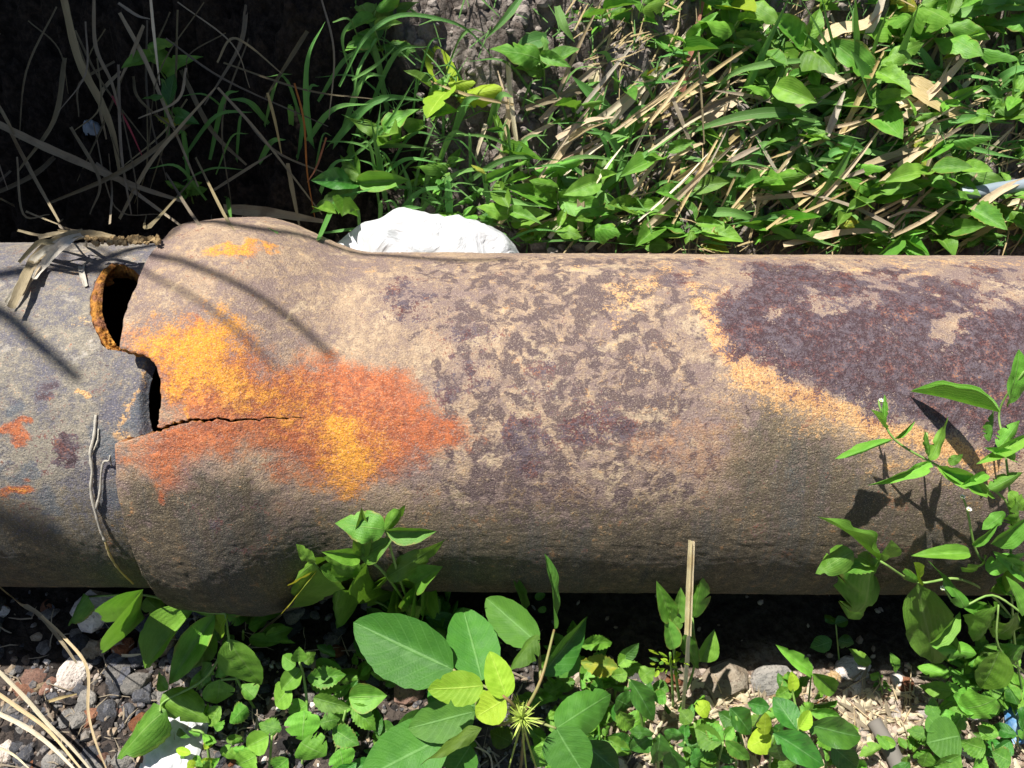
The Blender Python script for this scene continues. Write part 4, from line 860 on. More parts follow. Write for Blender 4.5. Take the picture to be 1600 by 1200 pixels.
plant('serrated_weed', 'fresh yellow-green weed with small toothed leaves left of the large vine leaf', 'weed',
    [(470, 1045, 440, 1080, 26, 'D', .07, .06), (462, 1040, 440, 1022, 22, 'D', .08, .08), (475, 1036, 495, 1020, 20, 'G', .08, .08), (466, 1034, 470, 1012, 20, 'D', .09, .1), (480, 1060, 540, 1052, 34, 'G', .06, .06), (485, 1066, 535, 1078, 28, 'G', .05, .05), (455, 1075, 425, 1100, 34, 'D', .06, .05), (490, 1090, 545, 1110, 30, 'G', .05, .05),
     (545, 1090, 605, 1085, 38, 'A', .05, .05), (550, 1100, 590, 1140, 30, 'G', .05, .04), (480, 1100, 450, 1125, 30, 'D', .05, .04), (475, 1110, 478, 1160, 46, 'D', .05, .04), (470, 1160, 505, 1190, 40, 'D', .05, .04), (440, 1140, 400, 1130, 26, 'G', .04, .04), (420, 1150, 385, 1170, 30, 'D', .04, .03), (400, 1180, 370, 1205, 34, 'D', .04, .03), (520, 1140, 560, 1160, 34, 'G', .04, .04), (530, 1170, 545, 1205, 34, 'D', .04, .03), (450, 1185, 430, 1205, 34, 'G', .04, .03), (590, 1130, 620, 1160, 30, 'C', .03, .03), (500, 1130, 530, 1125, 26, 'G', .05, .05)],
    [[(470, 1210, 0), (480, 1120, .04), (475, 1060, .06), (468, 1035, .08)], [(520, 1200, 0), (540, 1110, .05)], [(420, 1210, 0), (425, 1150, .04)]], root=(470, 1195))
plant('small_gravel_weed', 'small pale weed growing by the white scrap at bottom left', 'weed', tuft_leaves(16, 345, 1165, 40, 'D', .04, (20, 38), 8)+tuft_leaves(8, 300, 1180, 30, 'Y', .03, (18, 30), 9), [[(330, 1210, 0), (320, 1150, .03), (300, 1140, .03)]], root=(335, 1195))
plant('shaded_seedling', 'dim seedling in the deep shade under the right part of the pipe', 'seedling', [(1305, 975, 1290, 955, 18, 'C', .04, .04), (1305, 975, 1325, 968, 18, 'C', .04, .04), (1310, 1000, 1335, 1010, 22, 'C', .03, .03), (1300, 1002, 1270, 1012, 26, 'C', .03, .03)], [[(1312, 1040, 0), (1306, 975, .04)]], root=(1312, 1035), stemr=.0007)
plant('edge_sprout', 'little sprout with short leaves at the shadow edge of the beige stones', 'seedling', [(1358, 1040, 1335, 1020, 16, 'A', .03, .04), (1400, 1050, 1395, 1022, 15, 'A', .03, .04), (1372, 1060, 1360, 1052, 12, 'A', .03, .03)]+tuft_leaves(12, 1380, 1062, 16, 'G', .025, (8, 14), 4), [[(1380, 1090, 0), (1372, 1050, .03)]], root=(1380, 1085), stemr=.0006)

# low filler weeds in front, each one its own plant
random.seed(99)
FILL = [(690, 1010, 'B', 'small dim weed behind the lime young leaves'), (700, 985, 'G', 'shaded little weed under the standing vine leaf'), (900, 1100, 'G', 'small weed right of the spiky bud'), (915, 1060, 'G', 'small weed under the shiny vine leaf'), (880, 1190, 'G', 'small weed at the bottom edge under the vine'),
        (600, 1180, 'C', 'low weed at the bottom edge left of the vine'), (1070, 1160, 'C', 'low weed behind the dry stick foot'), (1150, 1190, 'C', 'low weed at bottom edge between two glossy weeds'), (1290, 1190, 'G', 'low weed at bottom edge beneath the paired leaves'), (1560, 1050, 'D', 'leafy weed in the shade at the right edge'), (1580, 1000, 'D', 'narrow-leaved weed behind the right edge stems'),
        (1590, 1150, 'C', 'dark weed beside the blue plastic scrap'), (1520, 1075, 'D', 'small weed below the long hanging wavy leaf'), (1420, 1180, 'G', 'sprout beside the piece of bark'), (940, 1150, 'C', 'dark low weed right of the vine leaves'), (680, 1195, 'C', 'low dark weed beneath the biggest bottom leaf'), (560, 1060, 'G', 'folded small weed under the tip of the big vine leaf'), (1230, 1110, 'G', 'sprout behind the paired-leaf weed'), (655, 970, 'A', 'short weed rooted under the climbing weed'), (380, 985, 'A', 'shaded leaves between two weeds under the socket')]
for i, (cx, cy, sp, lab) in enumerate(FILL):
    n = random.randint(7, 11); h = random.uniform(.02, .045)
    plant('low_weed', lab, 'weed', tuft_leaves(n+9, cx, cy, 50, sp, h, (26, 64), 100+i), [[(cx, cy+15, 0), (cx, cy, h)]], root=(cx, cy+12))

# ------------------------------------------------------------ single dry and green blades (px, py, height) paths
G1 = 'dry reed leaves fallen on the bank'; G2 = 'dry stalks in the shaded hollow'; G3 = 'dry stalks lying over the front gravel'
def blade(name, label, cat, pts, w, mk, group=None, fold=.18, roll=0.0, parent=None, taper=(.45, 1, .05), off=.008, twist=0.0):
    P3 = [P(a, b, h, off) for a, b, h in pts]; mid = P3[len(P3)//2]
    if group in (G3, G2): w *= .72
    me = ribbon_mesh(name, [p-P3[0] for p in P3], w*mpp(mid), fold, roll, 6, taper, twist)
    me.materials.append(M[mk]); o = bpy.data.objects.new(name, me); o.location = P3[0]; C.objects.link(o)
    if parent is not None: o.parent = parent; o.location = P3[0]-parent.location
    else: tag(o, label, cat, group)
    return o
random.seed(61)
for nm_, cx0, cx1, n_, lab in (('dry_grass_tuft', 1000, 1220, 46, 'flattened tan dry grass leaning right under the weeds, centre right'), ('dry_grass_tuft', 1180, 1420, 46, 'flattened tan dry grass around the green reed clump'), ('dry_grass_tuft', 800, 1020, 26, 'sparse dry grass between the bag end and the weeds'), ('dry_grass_tuft', 1400, 1600, 34, 'dry grass shreds near the hose and right edge')):
    e = empty(nm_, P((cx0+cx1)/2, 330, 0), lab, 'dry grass', 'flattened dry grass on the bank')
    for j in range(n_):
        x0 = random.uniform(cx0-30, cx1); y0 = random.uniform(150, 395); L = random.uniform(60, 220); an = random.gauss(.72, .28) if random.random() < .8 else random.uniform(0, PI); hh = random.uniform(.02, .06)
        pts = [(x0, y0, hh), (x0+L*.5*math.cos(an), y0-L*.5*math.sin(an)-random.uniform(-8, 10), hh+.008), (x0+L*math.cos(an), max(-10, y0-L*math.sin(an)), hh)]
        blade('blade', None, None, pts, random.choice((4, 5, 6, 8, 11)), random.choice(('straw', 'straw', 'straw_pale', 'straw_grey')), parent=e, fold=random.uniform(.1, .6), roll=random.uniform(-.5, .5), taper=(.7, 1, .3), twist=random.uniform(-.6, .6))
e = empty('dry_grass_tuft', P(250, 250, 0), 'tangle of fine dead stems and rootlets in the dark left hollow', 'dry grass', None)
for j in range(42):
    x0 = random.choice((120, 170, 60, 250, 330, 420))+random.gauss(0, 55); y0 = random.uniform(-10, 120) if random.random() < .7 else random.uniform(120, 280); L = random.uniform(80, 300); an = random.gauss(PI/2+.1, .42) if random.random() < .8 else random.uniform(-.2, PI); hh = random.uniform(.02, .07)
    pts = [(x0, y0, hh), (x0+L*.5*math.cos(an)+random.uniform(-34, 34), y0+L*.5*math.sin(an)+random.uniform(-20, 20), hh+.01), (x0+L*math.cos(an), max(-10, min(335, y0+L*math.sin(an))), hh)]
    blade('stem', None, None, pts, random.choice((2, 2.5, 3, 4, 5, 7)), random.choice(('straw_shade', 'straw_shade', 'straw_shade', 'straw_grey')), parent=e, fold=.5, taper=(.8, 1, .4), twist=random.uniform(-.6, .6))
random.seed(3)
G1 = 'dry reed leaves fallen on the bank'
for pts, w, mk, lab, tp in (
    ([(1402, 120, .05), (1440, 140, .055), (1499, 176, .05), (1560, 184, .04)], 30, 'straw', 'broad tan dry leaf pointing right near the top right', (.3, 1, .02)),
    ([(1391, 145, .04), (1432, 175, .045), (1466, 225, .04), (1480, 270, .035), (1502, 317, .03)], 26, 'straw_pale', 'long curved pale dry leaf below the broad tan one', (.5, 1, .1)),
    ([(1060, 222, .03), (1110, 182, .035), (1160, 148, .04), (1225, 112, .045), (1272, 86, .05)], 17, 'straw', 'long dry reed leaf slanting up to the curled white one', (.7, 1, .7)),
    ([(1266, 84, .06), (1280, 105, .065), (1300, 118, .06), (1328, 130, .05)], 25, 'straw_pale', 'short curled whitish dry leaf at the top right', (.8, 1, .1)),
    ([(1292, 182, .05), (1297, 205, .05), (1300, 232, .04)], 12, 'straw', 'short upright dry stub among the right weeds', (.9, 1, .8)),
    ([(1330, 150, .03), (1380, 105, .035), (1440, 60, .04), (1490, 30, .04)], 14, 'straw', 'dry reed leaf rising right of the curled white one', (.7, 1, .4)),
    ([(1355, 130, .04), (1400, 90, .045), (1470, 40, .04)], 9, 'straw_pale', 'thin pale reed leaf just above the rising one', (.7, 1, .4)),
    ([(1280, 65, .05), (1310, 45, .055), (1350, 38, .05), (1375, 15, .05)], 18, 'straw', 'bent orange-tan dry leaf at the top edge right', (.7, 1, .4)),
    ([(1352, 60, .04), (1366, 30, .05), (1380, -5, .05)], 14, 'straw_pale', 'whitish dry leaf crossing the top edge right', (.7, 1, .6)),
    ([(1065, 150, .04), (1078, 90, .05), (1100, -5, .05)], 9, 'straw_red', 'upright brown dry stalk at the top edge right of centre', (.8, 1, .6)),
    ([(793, 98, .05), (797, 150, .045), (805, 210, .04), (820, 300, .02)], 8, 'straw_pale', 'thin upright pale straw above the white bag', (1, 1, .4)),
    ([(925, 100, .02), (928, 140, .02), (932, 190, .01)], 17, 'straw_pale', 'flat broken pale reed piece standing in the bank', (1, 1, .6)),
    ([(760, 194, .03), (751, 222, .03), (743, 250, .02)], 7, 'straw_pale', 'short slanting straw left of the upright one', (1, 1, .6)),
    ([(784, 250, .02), (792, 200, .03), (795, 155, .04)], 10, 'straw', 'brown dry leaf behind the upright straw', (1, 1, .5)),
    ([(777, 353, .03), (815, 313, .03), (850, 277, .03)], 6, 'straw', 'straw slanting up from the right end of bag', (1, 1, .6)),
    ([(858, 372, .03), (885, 335, .03), (912, 300, .03)], 7, 'straw_pale', 'pale straw slanting up from the pipe top', (1, 1, .8)),
    ([(912, 392, .02), (965, 352, .03), (1022, 318, .03)], 8, 'straw_pale', 'long pale straw low on the bank right of bag', (1, 1, .7)),
    ([(853, 295, .02), (905, 252, .03), (960, 212, .03)], 11, 'straw_pale', 'bright pale reed leaf slanting across the bank', (.8, 1, .5)),
    ([(820, 285, .02), (900, 245, .025), (975, 212, .03), (1060, 172, .03)], 7, 'straw', 'long thin straw running to the right up the bank', (.8, 1, .5)),
    ([(1062, 375, .02), (1110, 320, .03), (1165, 270, .03), (1262, 190, .03)], 12, 'straw', 'longest dry reed leaf slanting under the weeds', (.8, 1, .5)),
    ([(1070, 395, .02), (1130, 345, .02), (1195, 298, .03)], 10, 'straw_pale', 'pale reed leaf just above the pipe edge', (.8, 1, .5)),
    ([(1060, 295, .03), (1085, 255, .03), (1120, 222, .03)], 8, 'straw', 'short tan leaf in the middle of weeds', (.8, 1, .5)),
    ([(1200, 350, .02), (1260, 335, .02), (1330, 300, .02)], 8, 'straw', 'dry leaf hidden low between the right weeds', (.8, 1, .5)),
    ([(1540, 362, .02), (1575, 355, .02), (1612, 345, .02)], 10, 'straw', 'tan dry leaf at right edge below the hose', (.8, 1, .5)),
    ([(938, 290, .03), (950, 305, .03), (958, 318, .02)], 10, 'straw_pale', 'tiny pale reed scrap in the middle of bank', (1, 1, .9)),
    ([(870, 260, .02), (883, 225, .03), (910, 195, .03)], 11, 'straw_grey', 'greyish dry leaf rising behind the bag end', (.8, 1, .5)),
    ([(1240, 150, .03), (1180, 185, .03), (1120, 240, .03), (1070, 285, .02)], 9, 'straw', 'tan reed leaf crossing under the long green blade', (.8, 1, .5)),
    ([(1215, 20, .04), (1160, 80, .04), (1120, 130, .03)], 8, 'straw_pale', 'thin pale leaf leaning near the top centre right', (.8, 1, .5)),
    ([(1440, 120, .03), (1500, 90, .03), (1545, 60, .03)], 8, 'straw', 'thin tan straw above the broad tan leaf', (.8, 1, .5)),
    ([(1510, 30, .03), (1520, 50, .03), (1540, 80, .02)], 10, 'straw_pale', 'pale dry leaf in the top right corner', (.8, 1, .5)),
    ):
    blade('dry_reed_leaf', lab, 'dry leaf', pts, w, mk, G1, fold=random.uniform(.05, .5), roll=random.uniform(-.4, .4), taper=tp, twist=random.uniform(-.5, .5))
G2 = 'dry stalks in the shaded hollow'
for pts, w, mk, lab in (
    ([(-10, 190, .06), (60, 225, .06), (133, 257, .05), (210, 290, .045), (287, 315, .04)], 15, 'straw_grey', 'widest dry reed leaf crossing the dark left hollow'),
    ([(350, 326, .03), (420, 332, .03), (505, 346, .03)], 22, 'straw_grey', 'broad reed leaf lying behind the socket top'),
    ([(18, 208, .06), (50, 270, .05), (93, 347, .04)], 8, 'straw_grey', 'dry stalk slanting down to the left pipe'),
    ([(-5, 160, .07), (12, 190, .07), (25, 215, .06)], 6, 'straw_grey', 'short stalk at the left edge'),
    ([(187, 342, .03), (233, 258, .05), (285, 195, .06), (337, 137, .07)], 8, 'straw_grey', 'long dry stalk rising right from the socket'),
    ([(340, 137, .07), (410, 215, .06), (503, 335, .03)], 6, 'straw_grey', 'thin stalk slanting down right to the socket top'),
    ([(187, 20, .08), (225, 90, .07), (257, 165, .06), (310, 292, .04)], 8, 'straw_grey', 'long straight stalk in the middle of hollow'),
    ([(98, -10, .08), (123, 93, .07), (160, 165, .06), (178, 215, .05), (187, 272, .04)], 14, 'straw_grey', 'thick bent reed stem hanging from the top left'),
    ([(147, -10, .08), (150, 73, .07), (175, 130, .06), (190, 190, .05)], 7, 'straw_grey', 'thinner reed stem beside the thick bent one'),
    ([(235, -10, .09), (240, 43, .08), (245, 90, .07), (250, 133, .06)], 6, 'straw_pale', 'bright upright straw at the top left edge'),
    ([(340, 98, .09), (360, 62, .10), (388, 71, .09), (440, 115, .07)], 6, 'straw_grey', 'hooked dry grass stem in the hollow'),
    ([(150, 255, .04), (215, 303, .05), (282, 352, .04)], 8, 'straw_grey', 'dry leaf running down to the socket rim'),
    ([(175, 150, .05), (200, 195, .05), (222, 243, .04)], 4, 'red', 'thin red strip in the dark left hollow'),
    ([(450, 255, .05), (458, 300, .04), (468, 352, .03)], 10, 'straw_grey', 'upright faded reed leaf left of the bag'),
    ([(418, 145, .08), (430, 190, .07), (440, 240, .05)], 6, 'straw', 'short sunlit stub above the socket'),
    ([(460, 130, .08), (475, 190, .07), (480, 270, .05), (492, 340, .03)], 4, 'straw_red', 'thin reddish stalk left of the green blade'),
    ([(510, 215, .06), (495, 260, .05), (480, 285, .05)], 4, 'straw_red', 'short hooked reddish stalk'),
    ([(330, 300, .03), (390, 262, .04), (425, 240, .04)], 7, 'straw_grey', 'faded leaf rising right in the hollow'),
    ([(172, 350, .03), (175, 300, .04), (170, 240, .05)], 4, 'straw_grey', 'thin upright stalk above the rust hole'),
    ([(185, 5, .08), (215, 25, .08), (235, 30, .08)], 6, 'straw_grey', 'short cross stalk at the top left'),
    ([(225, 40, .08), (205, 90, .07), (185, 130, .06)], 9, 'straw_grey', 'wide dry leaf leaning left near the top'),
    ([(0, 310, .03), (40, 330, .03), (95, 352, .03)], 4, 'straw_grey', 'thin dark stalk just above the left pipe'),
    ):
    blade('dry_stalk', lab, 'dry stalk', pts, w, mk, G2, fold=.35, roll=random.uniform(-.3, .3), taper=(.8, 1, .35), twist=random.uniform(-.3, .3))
# bunch of withered leaves hanging over the left pipe
bun = empty('withered_leaf_bunch', P(98, 372, 0, .01), 'withered grey-tan leaf bunch hanging over the top of left pipe', 'dry leaf')
bun.location = PP(98, 376, .004, .13)
for pts, w, mk in (([(132, 366, .006), (100, 375, .014), (62, 400, .018), (38, 440, .02), (17, 482, .018)], 17, 'straw_grey'), ([(128, 368, .006), (92, 380, .012), (54, 406, .016), (30, 446, .016), (10, 474, .014)], 10, 'root'), ([(122, 368, .008), (84, 392, .015), (58, 420, .018), (34, 462, .018)], 8, 'straw'), ([(125, 366, .008), (96, 384, .016), (70, 412, .02), (52, 436, .018)], 13, 'root'), ([(118, 364, .008), (82, 378, .012), (60, 380, .012), (30, 410, .014)], 8, 'straw_grey'),
                  ([(136, 366, .004), (136, 390, .008), (128, 420, .009), (134, 448, .007)], 9, 'root'), ([(140, 362, .003), (110, 360, .008), (92, 350, .01), (100, 342, .012)], 5, 'straw_grey'), ([(92, 364, .006), (120, 368, .008), (146, 366, .004), (180, 372, .003)], 12, 'straw'), ([(60, 372, .01), (90, 366, .01), (120, 372, .007)], 7, 'straw_grey'), ([(28, 360, .01), (62, 368, .01), (96, 366, .01)], 4, 'straw_grey')):
    P3 = [PP(a, b, o_, .127) for a, b, o_ in pts]; me = ribbon_mesh('withered_leaf', [p-bun.location for p in P3], w*mpp(P3[1])*1.0, .5, random.uniform(-.3, .3), 6, (.8, 1, .55), .5)
    me.materials.append(M[mk]); o = bpy.data.objects.new('leaf', me); o.parent = bun; C.objects.link(o)
# soil crumbs along the top of the left pipe
V = []; r = random.Random(4); bm = bmesh.new()
for k in range(90):
    px = r.choice((150, 175, 188, 205, 215, 232, 240))+r.gauss(0, 9); p = PP(min(248, px), r.uniform(371, 380), .0, .1258); s = r.uniform(.0005, .0021)
    g = bmesh.ops.create_icosphere(bm, subdivisions=1, radius=s, matrix=Matrix.Translation(p))
    for v in g['verts']: v.co += Vector([r.uniform(-.4, .4)*s for _ in range(3)])
me = bpy.data.meshes.new('soil_crumbs'); bm.to_mesh(me); bm.free(); tag(link('soil_crumbs', me, None, M['rock_tan']), 'dry soil crumbs lying along the top of left pipe', 'soil', None, 'stuff')
# pale dry root stuck to the left pipe
def pipe_tube(name, label, cat, pts, r0, r1, mk, parent=None, rad=RS, flat=1.0):
    P3 = [PP(a, b, o_, rad+.002) for a, b, o_ in pts]; me = tube_mesh(name, P3, r0, r1, 6, 6, .5); o = link(name, me, parent, M[mk])
    if label: tag(o, label, cat)
    return o
rt = pipe_tube('dry_root', 'pale dry root clinging down the left pipe beside socket', 'root', [(150, 648, 0), (147, 680, 0), (141, 708, .001), (144, 735, 0), (142, 765, 0), (149, 800, 0), (156, 825, 0), (164, 845, 0)], .0010, .0009, 'root')
def kid(o, parent): o.parent = parent
k1 = pipe_tube('root_branch', None, None, [(150, 795, 0), (156, 770, 0), (158, 740, 0), (162, 722, .001), (170, 720, .002), (172, 712, .002), (174, 728, 0)], .0008, .0004, 'root'); k1.parent = rt
k2 = pipe_tube('root_branch', None, None, [(164, 845, 0), (172, 868, 0), (186, 890, 0), (208, 912, 0)], .0008, .0006, 'straw'); k2.parent = rt
k3 = pipe_tube('root_branch', None, None, [(144, 708, 0), (152, 690, 0), (154, 670, 0)], .0006, .0004, 'root'); k3.parent = rt
for px, py in ((117, 745), (115, 752), (179, 560), (181, 563)):
    pass
# front left stalks
G3 = 'dry stalks lying over the front gravel'
for pts, w, mk, lab in (
    ([(-10, 908, .05), (30, 940, .05), (62, 960, .045), (95, 1000, .04), (120, 1036, .03)], 9, 'straw_grey', 'forked grey-tan stalk entering from the left below the pipe'),
    ([(65, 962, .045), (100, 995, .045), (136, 1042, .04), (138, 1110, .03), (150, 1160, .03), (168, 1205, .02)], 6, 'straw', 'long thin stalk bending down through the left gravel'),
    ([(-10, 1040, .05), (40, 1090, .045), (75, 1130, .04), (110, 1165, .035), (148, 1210, .03)], 8, 'straw_pale', 'upper pale straight straw in bottom left corner'),
    ([(-10, 1078, .04), (30, 1106, .04), (75, 1140, .035), (130, 1205, .03)], 8, 'straw', 'middle tan straw in bottom left corner'),
    ([(-10, 1110, .04), (40, 1135, .04), (80, 1165, .035), (125, 1210, .03)], 9, 'straw_pale', 'lowest pale straw in bottom left corner'),
    ([(-10, 1165, .03), (20, 1178, .03), (45, 1200, .03)], 5, 'straw_pale', 'short straw in the extreme bottom left corner'),
    ([(440, 960, .02), (410, 985, .03), (388, 1010, .02)], 5, 'straw', 'short curved straw under the climbing weed'),
    ([(75, 1096, .01), (95, 1090, .012), (120, 1084, .01)], 6, 'straw', 'short flat straw left of the bending stalk'),
    ([(190, 1024, .01), (205, 1024, .012), (220, 1022, .01)], 6, 'straw_pale', 'tiny straw beside the blue-grey stone'),
    ([(1245, 1110, .01), (1290, 1090, .02), (1300, 1060, .02)], 3, 'straw_red', 'thin brown twig near the beige stones'),
    ([(740, 1165, .02), (765, 1180, .03), (770, 1215, .02)], 4, 'straw_pale', 'thin pale stem below the lime leaves'),
    ):
    blade('dry_straw', lab, 'straw', pts, w, mk, G3, fold=.4, taper=(.9, 1, .4))
# upright split stick
st = P(1066, 1116, .02); e = empty('dry_stick', st, 'upright split straw-coloured dry stick in front of the pipe, right of centre', 'stick')
a3 = [P(1073, 992, .11), P(1076, 915, .145), P(1079, 844, .17, .012)]
for dx, w, mk in ((0, 7, 'stick'), (5, 6, 'stick')):
    q = [p+Vector((dx*mpp(p), 0, -.001*(dx > 0))) for p in a3]; me = ribbon_mesh('stick_half', [p-st for p in q], w*mpp(q[1]), .4, .8, 6, (1, 1, .85)); me.materials.append(M[mk]); o = bpy.data.objects.new('stick_half', me); o.parent = e; C.objects.link(o)
q = [P(1073, 994, .108), P(1069, 1055, .07), P(1064, 1118, .03)]; me = ribbon_mesh('lower_stick', [p-st for p in q], 15*mpp(q[1]), .4, .75, 6, (.8, 1, .7)); me.materials.append(M['stick']); o = bpy.data.objects.new('lower_stick', me); o.parent = e; C.objects.link(o)
# bark
bk = tube_mesh('bark_piece', [P(1366, 1128, .01), P(1388, 1165, .012), P(1412, 1212, .012)], 20*mpp(P(1388, 1165))*0.5, 24*mpp(P(1388, 1165))*.5, 9, 6, .18)
tag(link('bark_piece', bk, None, M['rock_grey']), 'grey weathered piece of wood at the bottom right', 'wood')
# crumpled sheets
def crumple(name, label, cat, c, w, d, h, mat, seed, nx=26, ny=18, kind=None):
    xs = np.linspace(-1, 1, nx); ys = np.linspace(-1, 1, ny); X, Y = np.meshgrid(xs, ys, indexing='ij'); q = fbm(X*2.2+seed, Y*2.2, 4, seed)-.5; q2 = np.abs(fbm(X*3+9, Y*3+seed, 3, seed+3)-.5)
    r = np.hypot(X, Y)*(1+.25*(fbm(np.arctan2(Y, X)*1.5+5, X*0+seed, 2, seed)-.5)); Z = np.clip(1-r**2, 0, 1)**.5+q*.5-q2*.9*np.clip(1.2-r, 0, 1)
    V = np.stack([X*w/2*(1+.12*q), Y*d/2*(1+.3*q), np.maximum(Z*h, 0.0005*q)], -1).reshape(-1, 3); me = mesh_np(name, V, grid_faces(nx, ny)[:, ::-1]); o = link(name, me, None, mat); o.location = c; return tag(o, label, cat)
# white bag behind the pipe: two soft humps
def bag():
    nx, ny = 90, 50; xs = np.linspace(0, 1, nx); a = np.linspace(0, 1, ny); X, A = np.meshgrid(xs, a, indexing='ij')
    pl = np.array([(496, 382), (525, 362), (560, 347), (600, 334), (635, 330), (665, 333), (690, 341), (715, 337), (742, 340), (765, 350), (788, 364), (806, 382), (812, 392)], float)
    yb = .165; L = []; 
    for px, py in pl:
        d = ray(px, py); t = (yb-CAM.y)/d.y; L.append((CAM.x+d.x*t, CAM.z+d.z*t))
    L = np.array(L); x0, x1 = L[0, 0]-.01, L[-1, 0]+.01; wx = x0-.008+(x1-x0+.02)*X; zt = np.interp(wx, L[:, 0], L[:, 1])
    th = A*PI; dep = .055
    base = .005; n = fbm(X*7, A*5, 4, 12)-.5; n2 = np.abs(fbm(X*4+3, A*7, 3, 14)-.5)
    e = np.sin(X*PI)**.22
    yy = yb-np.cos(th)*dep*e*(1+.25*n); zz = base+(zt-.004-base)*np.sin(th)**.7*(1-.15*(1-e))+(n*.012-n2*.022)*np.sin(th)*e-np.abs(fbm(X*10+A*5, A*4, 2, 15)-.5)*.007*np.sin(th)
    V = np.stack([wx, yy, zz], -1).reshape(-1, 3); me = mesh_np('plastic_bag', V, grid_faces(nx, ny))
    o = link('plastic_bag', me, None, M['bag']); tag(o, 'crumpled white plastic bag lying behind the pipe', 'bag')
bag()
def crumple_at(name, label, cat, px, py, wpx, dpx, h, mat, seed):
    p = P(px, py, .004); m = mpp(p); crumple(name, label, cat, p, wpx*m, dpx*m, h, mat, seed)
crumple_at('white_scrap', 'torn white plastic scrap on the gravel at bottom left', 'scrap', 272, 1172, 76, 90, .012, M['bag'], 3)
crumple_at('blue_wrapper', 'crumpled blue and white plastic wrapper at the bottom right edge', 'wrapper', 1590, 1122, 36, 60, .012, M['blue'], 5)
crumple_at('blue_rag', 'dull bluish scrap in the dark left hollow', 'scrap', 145, 205, 24, 20, .012, M['hose'], 9)
hz = [P(1500, 302, .045), P(1530, 300, .055), P(1565, 294, .06), P(1620, 286, .06)]
tag(link('grey_hose', tube_mesh('grey_hose', hz, 8.5*mpp(hz[1]), 9*mpp(hz[1]), 12, 6), None, M['hose']), 'grey plastic hose coming in at the right edge', 'hose')

# ------------------------------------------------------------ green grass blades on the bank
def clump(name, label, blades, mk='blade', group=None):
    r0 = P(blades[0][0][0][0], blades[0][0][0][1], 0); e = empty(name, r0, label, 'grass', group)
    for pts, w in blades: blade('blade', None, None, pts, w, mk, parent=e, fold=.3, roll=random.uniform(-.35, .35), taper=(.6, 1, .04), twist=random.uniform(-.4, .4))
    return e
random.seed(44)
clump('reed_grass', 'tallest reed grass clump with wide green blades among the right straw', [
    ([(1374, 166, .03), (1355, 125, .06), (1330, 80, .10)], 30), ([(1388, 158, .03), (1405, 90, .07), (1436, 6, .12)], 15), ([(1246, 370, .03), (1290, 300, .06), (1338, 218, .07)], 30), ([(1310, 112, .03), (1285, 60, .07), (1248, -8, .11)], 11), ([(1312, 110, .03), (1298, 60, .08), (1283, -8, .12)], 9),
    ([(1340, 90, .04), (1337, 40, .08), (1336, -8, .12)], 9), ([(1355, 110, .04), (1370, 60, .07), (1390, 10, .10)], 7), ([(1320, 150, .03), (1290, 85, .06), (1255, 50, .08)], 12), ([(1375, 90, .04), (1366, 130, .03), (1360, 160, .02)], 12), ([(1500, 20, .05), (1560, 5, .06), (1620, 15, .05)], 26), ([(1590, 55, .03), (1594, 90, .02), (1596, 150, .02)], 7)])
clump('arching_grass', 'long arching green grass blades sweeping left over the straw', [
    ([(1285, 190, .05), (1230, 176, .07), (1165, 180, .07), (1110, 195, .06), (1058, 215, .04)], 15), ([(1250, 95, .07), (1200, 100, .08), (1140, 118, .06), (1094, 172, .04)], 10), ([(1148, 176, .03), (1185, 95, .07), (1235, -8, .11)], 14), ([(1215, 195, .03), (1250, 165, .06), (1292, 148, .05)], 12), ([(1095, 333, .03), (1150, 333, .05), (1214, 360, .03)], 14), ([(1323, 360, .03), (1370, 352, .05), (1412, 394, .03)], 12), ([(923, 312, .03), (990, 255, .05), (1062, 206, .05)], 11), ([(1280, 340, .03), (1310, 320, .04), (1330, 360, .02)], 9)])
clump('broad_grass', 'short broad grass blades on the bare soil above the bag', [
    ([(970, 212, .02), (935, 160, .04), (895, 120, .05)], 24), ([(855, 60, .03), (825, 68, .04), (795, 90, .03)], 26), ([(817, -8, .06), (790, 28, .06), (757, 62, .05)], 11), ([(870, 10, .04), (880, 40, .05), (898, 66, .04)], 15), ([(1012, 215, .02), (1020, 160, .03), (1030, 110, .02)], 5)])
clump('left_grass', 'thin dark green grass at the edge of shade left of the bag', [
    ([(492, 258, .02), (480, 170, .06), (482, 90, .10), (508, 34, .12)], 10), ([(602, 312, .02), (592, 250, .05), (580, 188, .08)], 10), ([(643, 322, .02), (638, 285, .04), (626, 252, .05)], 8), ([(545, 250, .03), (600, 200, .06), (650, 120, .08)], 6), ([(530, 135, .08), (570, 60, .10), (625, 24, .10), (700, 33, .09), (740, 55, .07), (778, 100, .05)], 6),
    ([(552, 30, .08), (535, 60, .07), (545, 110, .05)], 5), ([(520, 35, .09), (545, 30, .09), (560, 60, .07)], 4), ([(550, 125, .06), (590, 100, .07), (618, 72, .07)], 5), ([(600, 250, .03), (560, 225, .05), (500, 220, .05)], 4), ([(545, 320, .03), (560, 290, .04), (585, 275, .04)], 7), ([(588, 60, .06), (560, 110, .06), (552, 160, .04)], 5), ([(610, 340, .01), (590, 230, .05), (595, 160, .06)], 5), ([(640, 340, .01), (660, 240, .04), (700, 150, .05)], 5)])
random.seed(404)
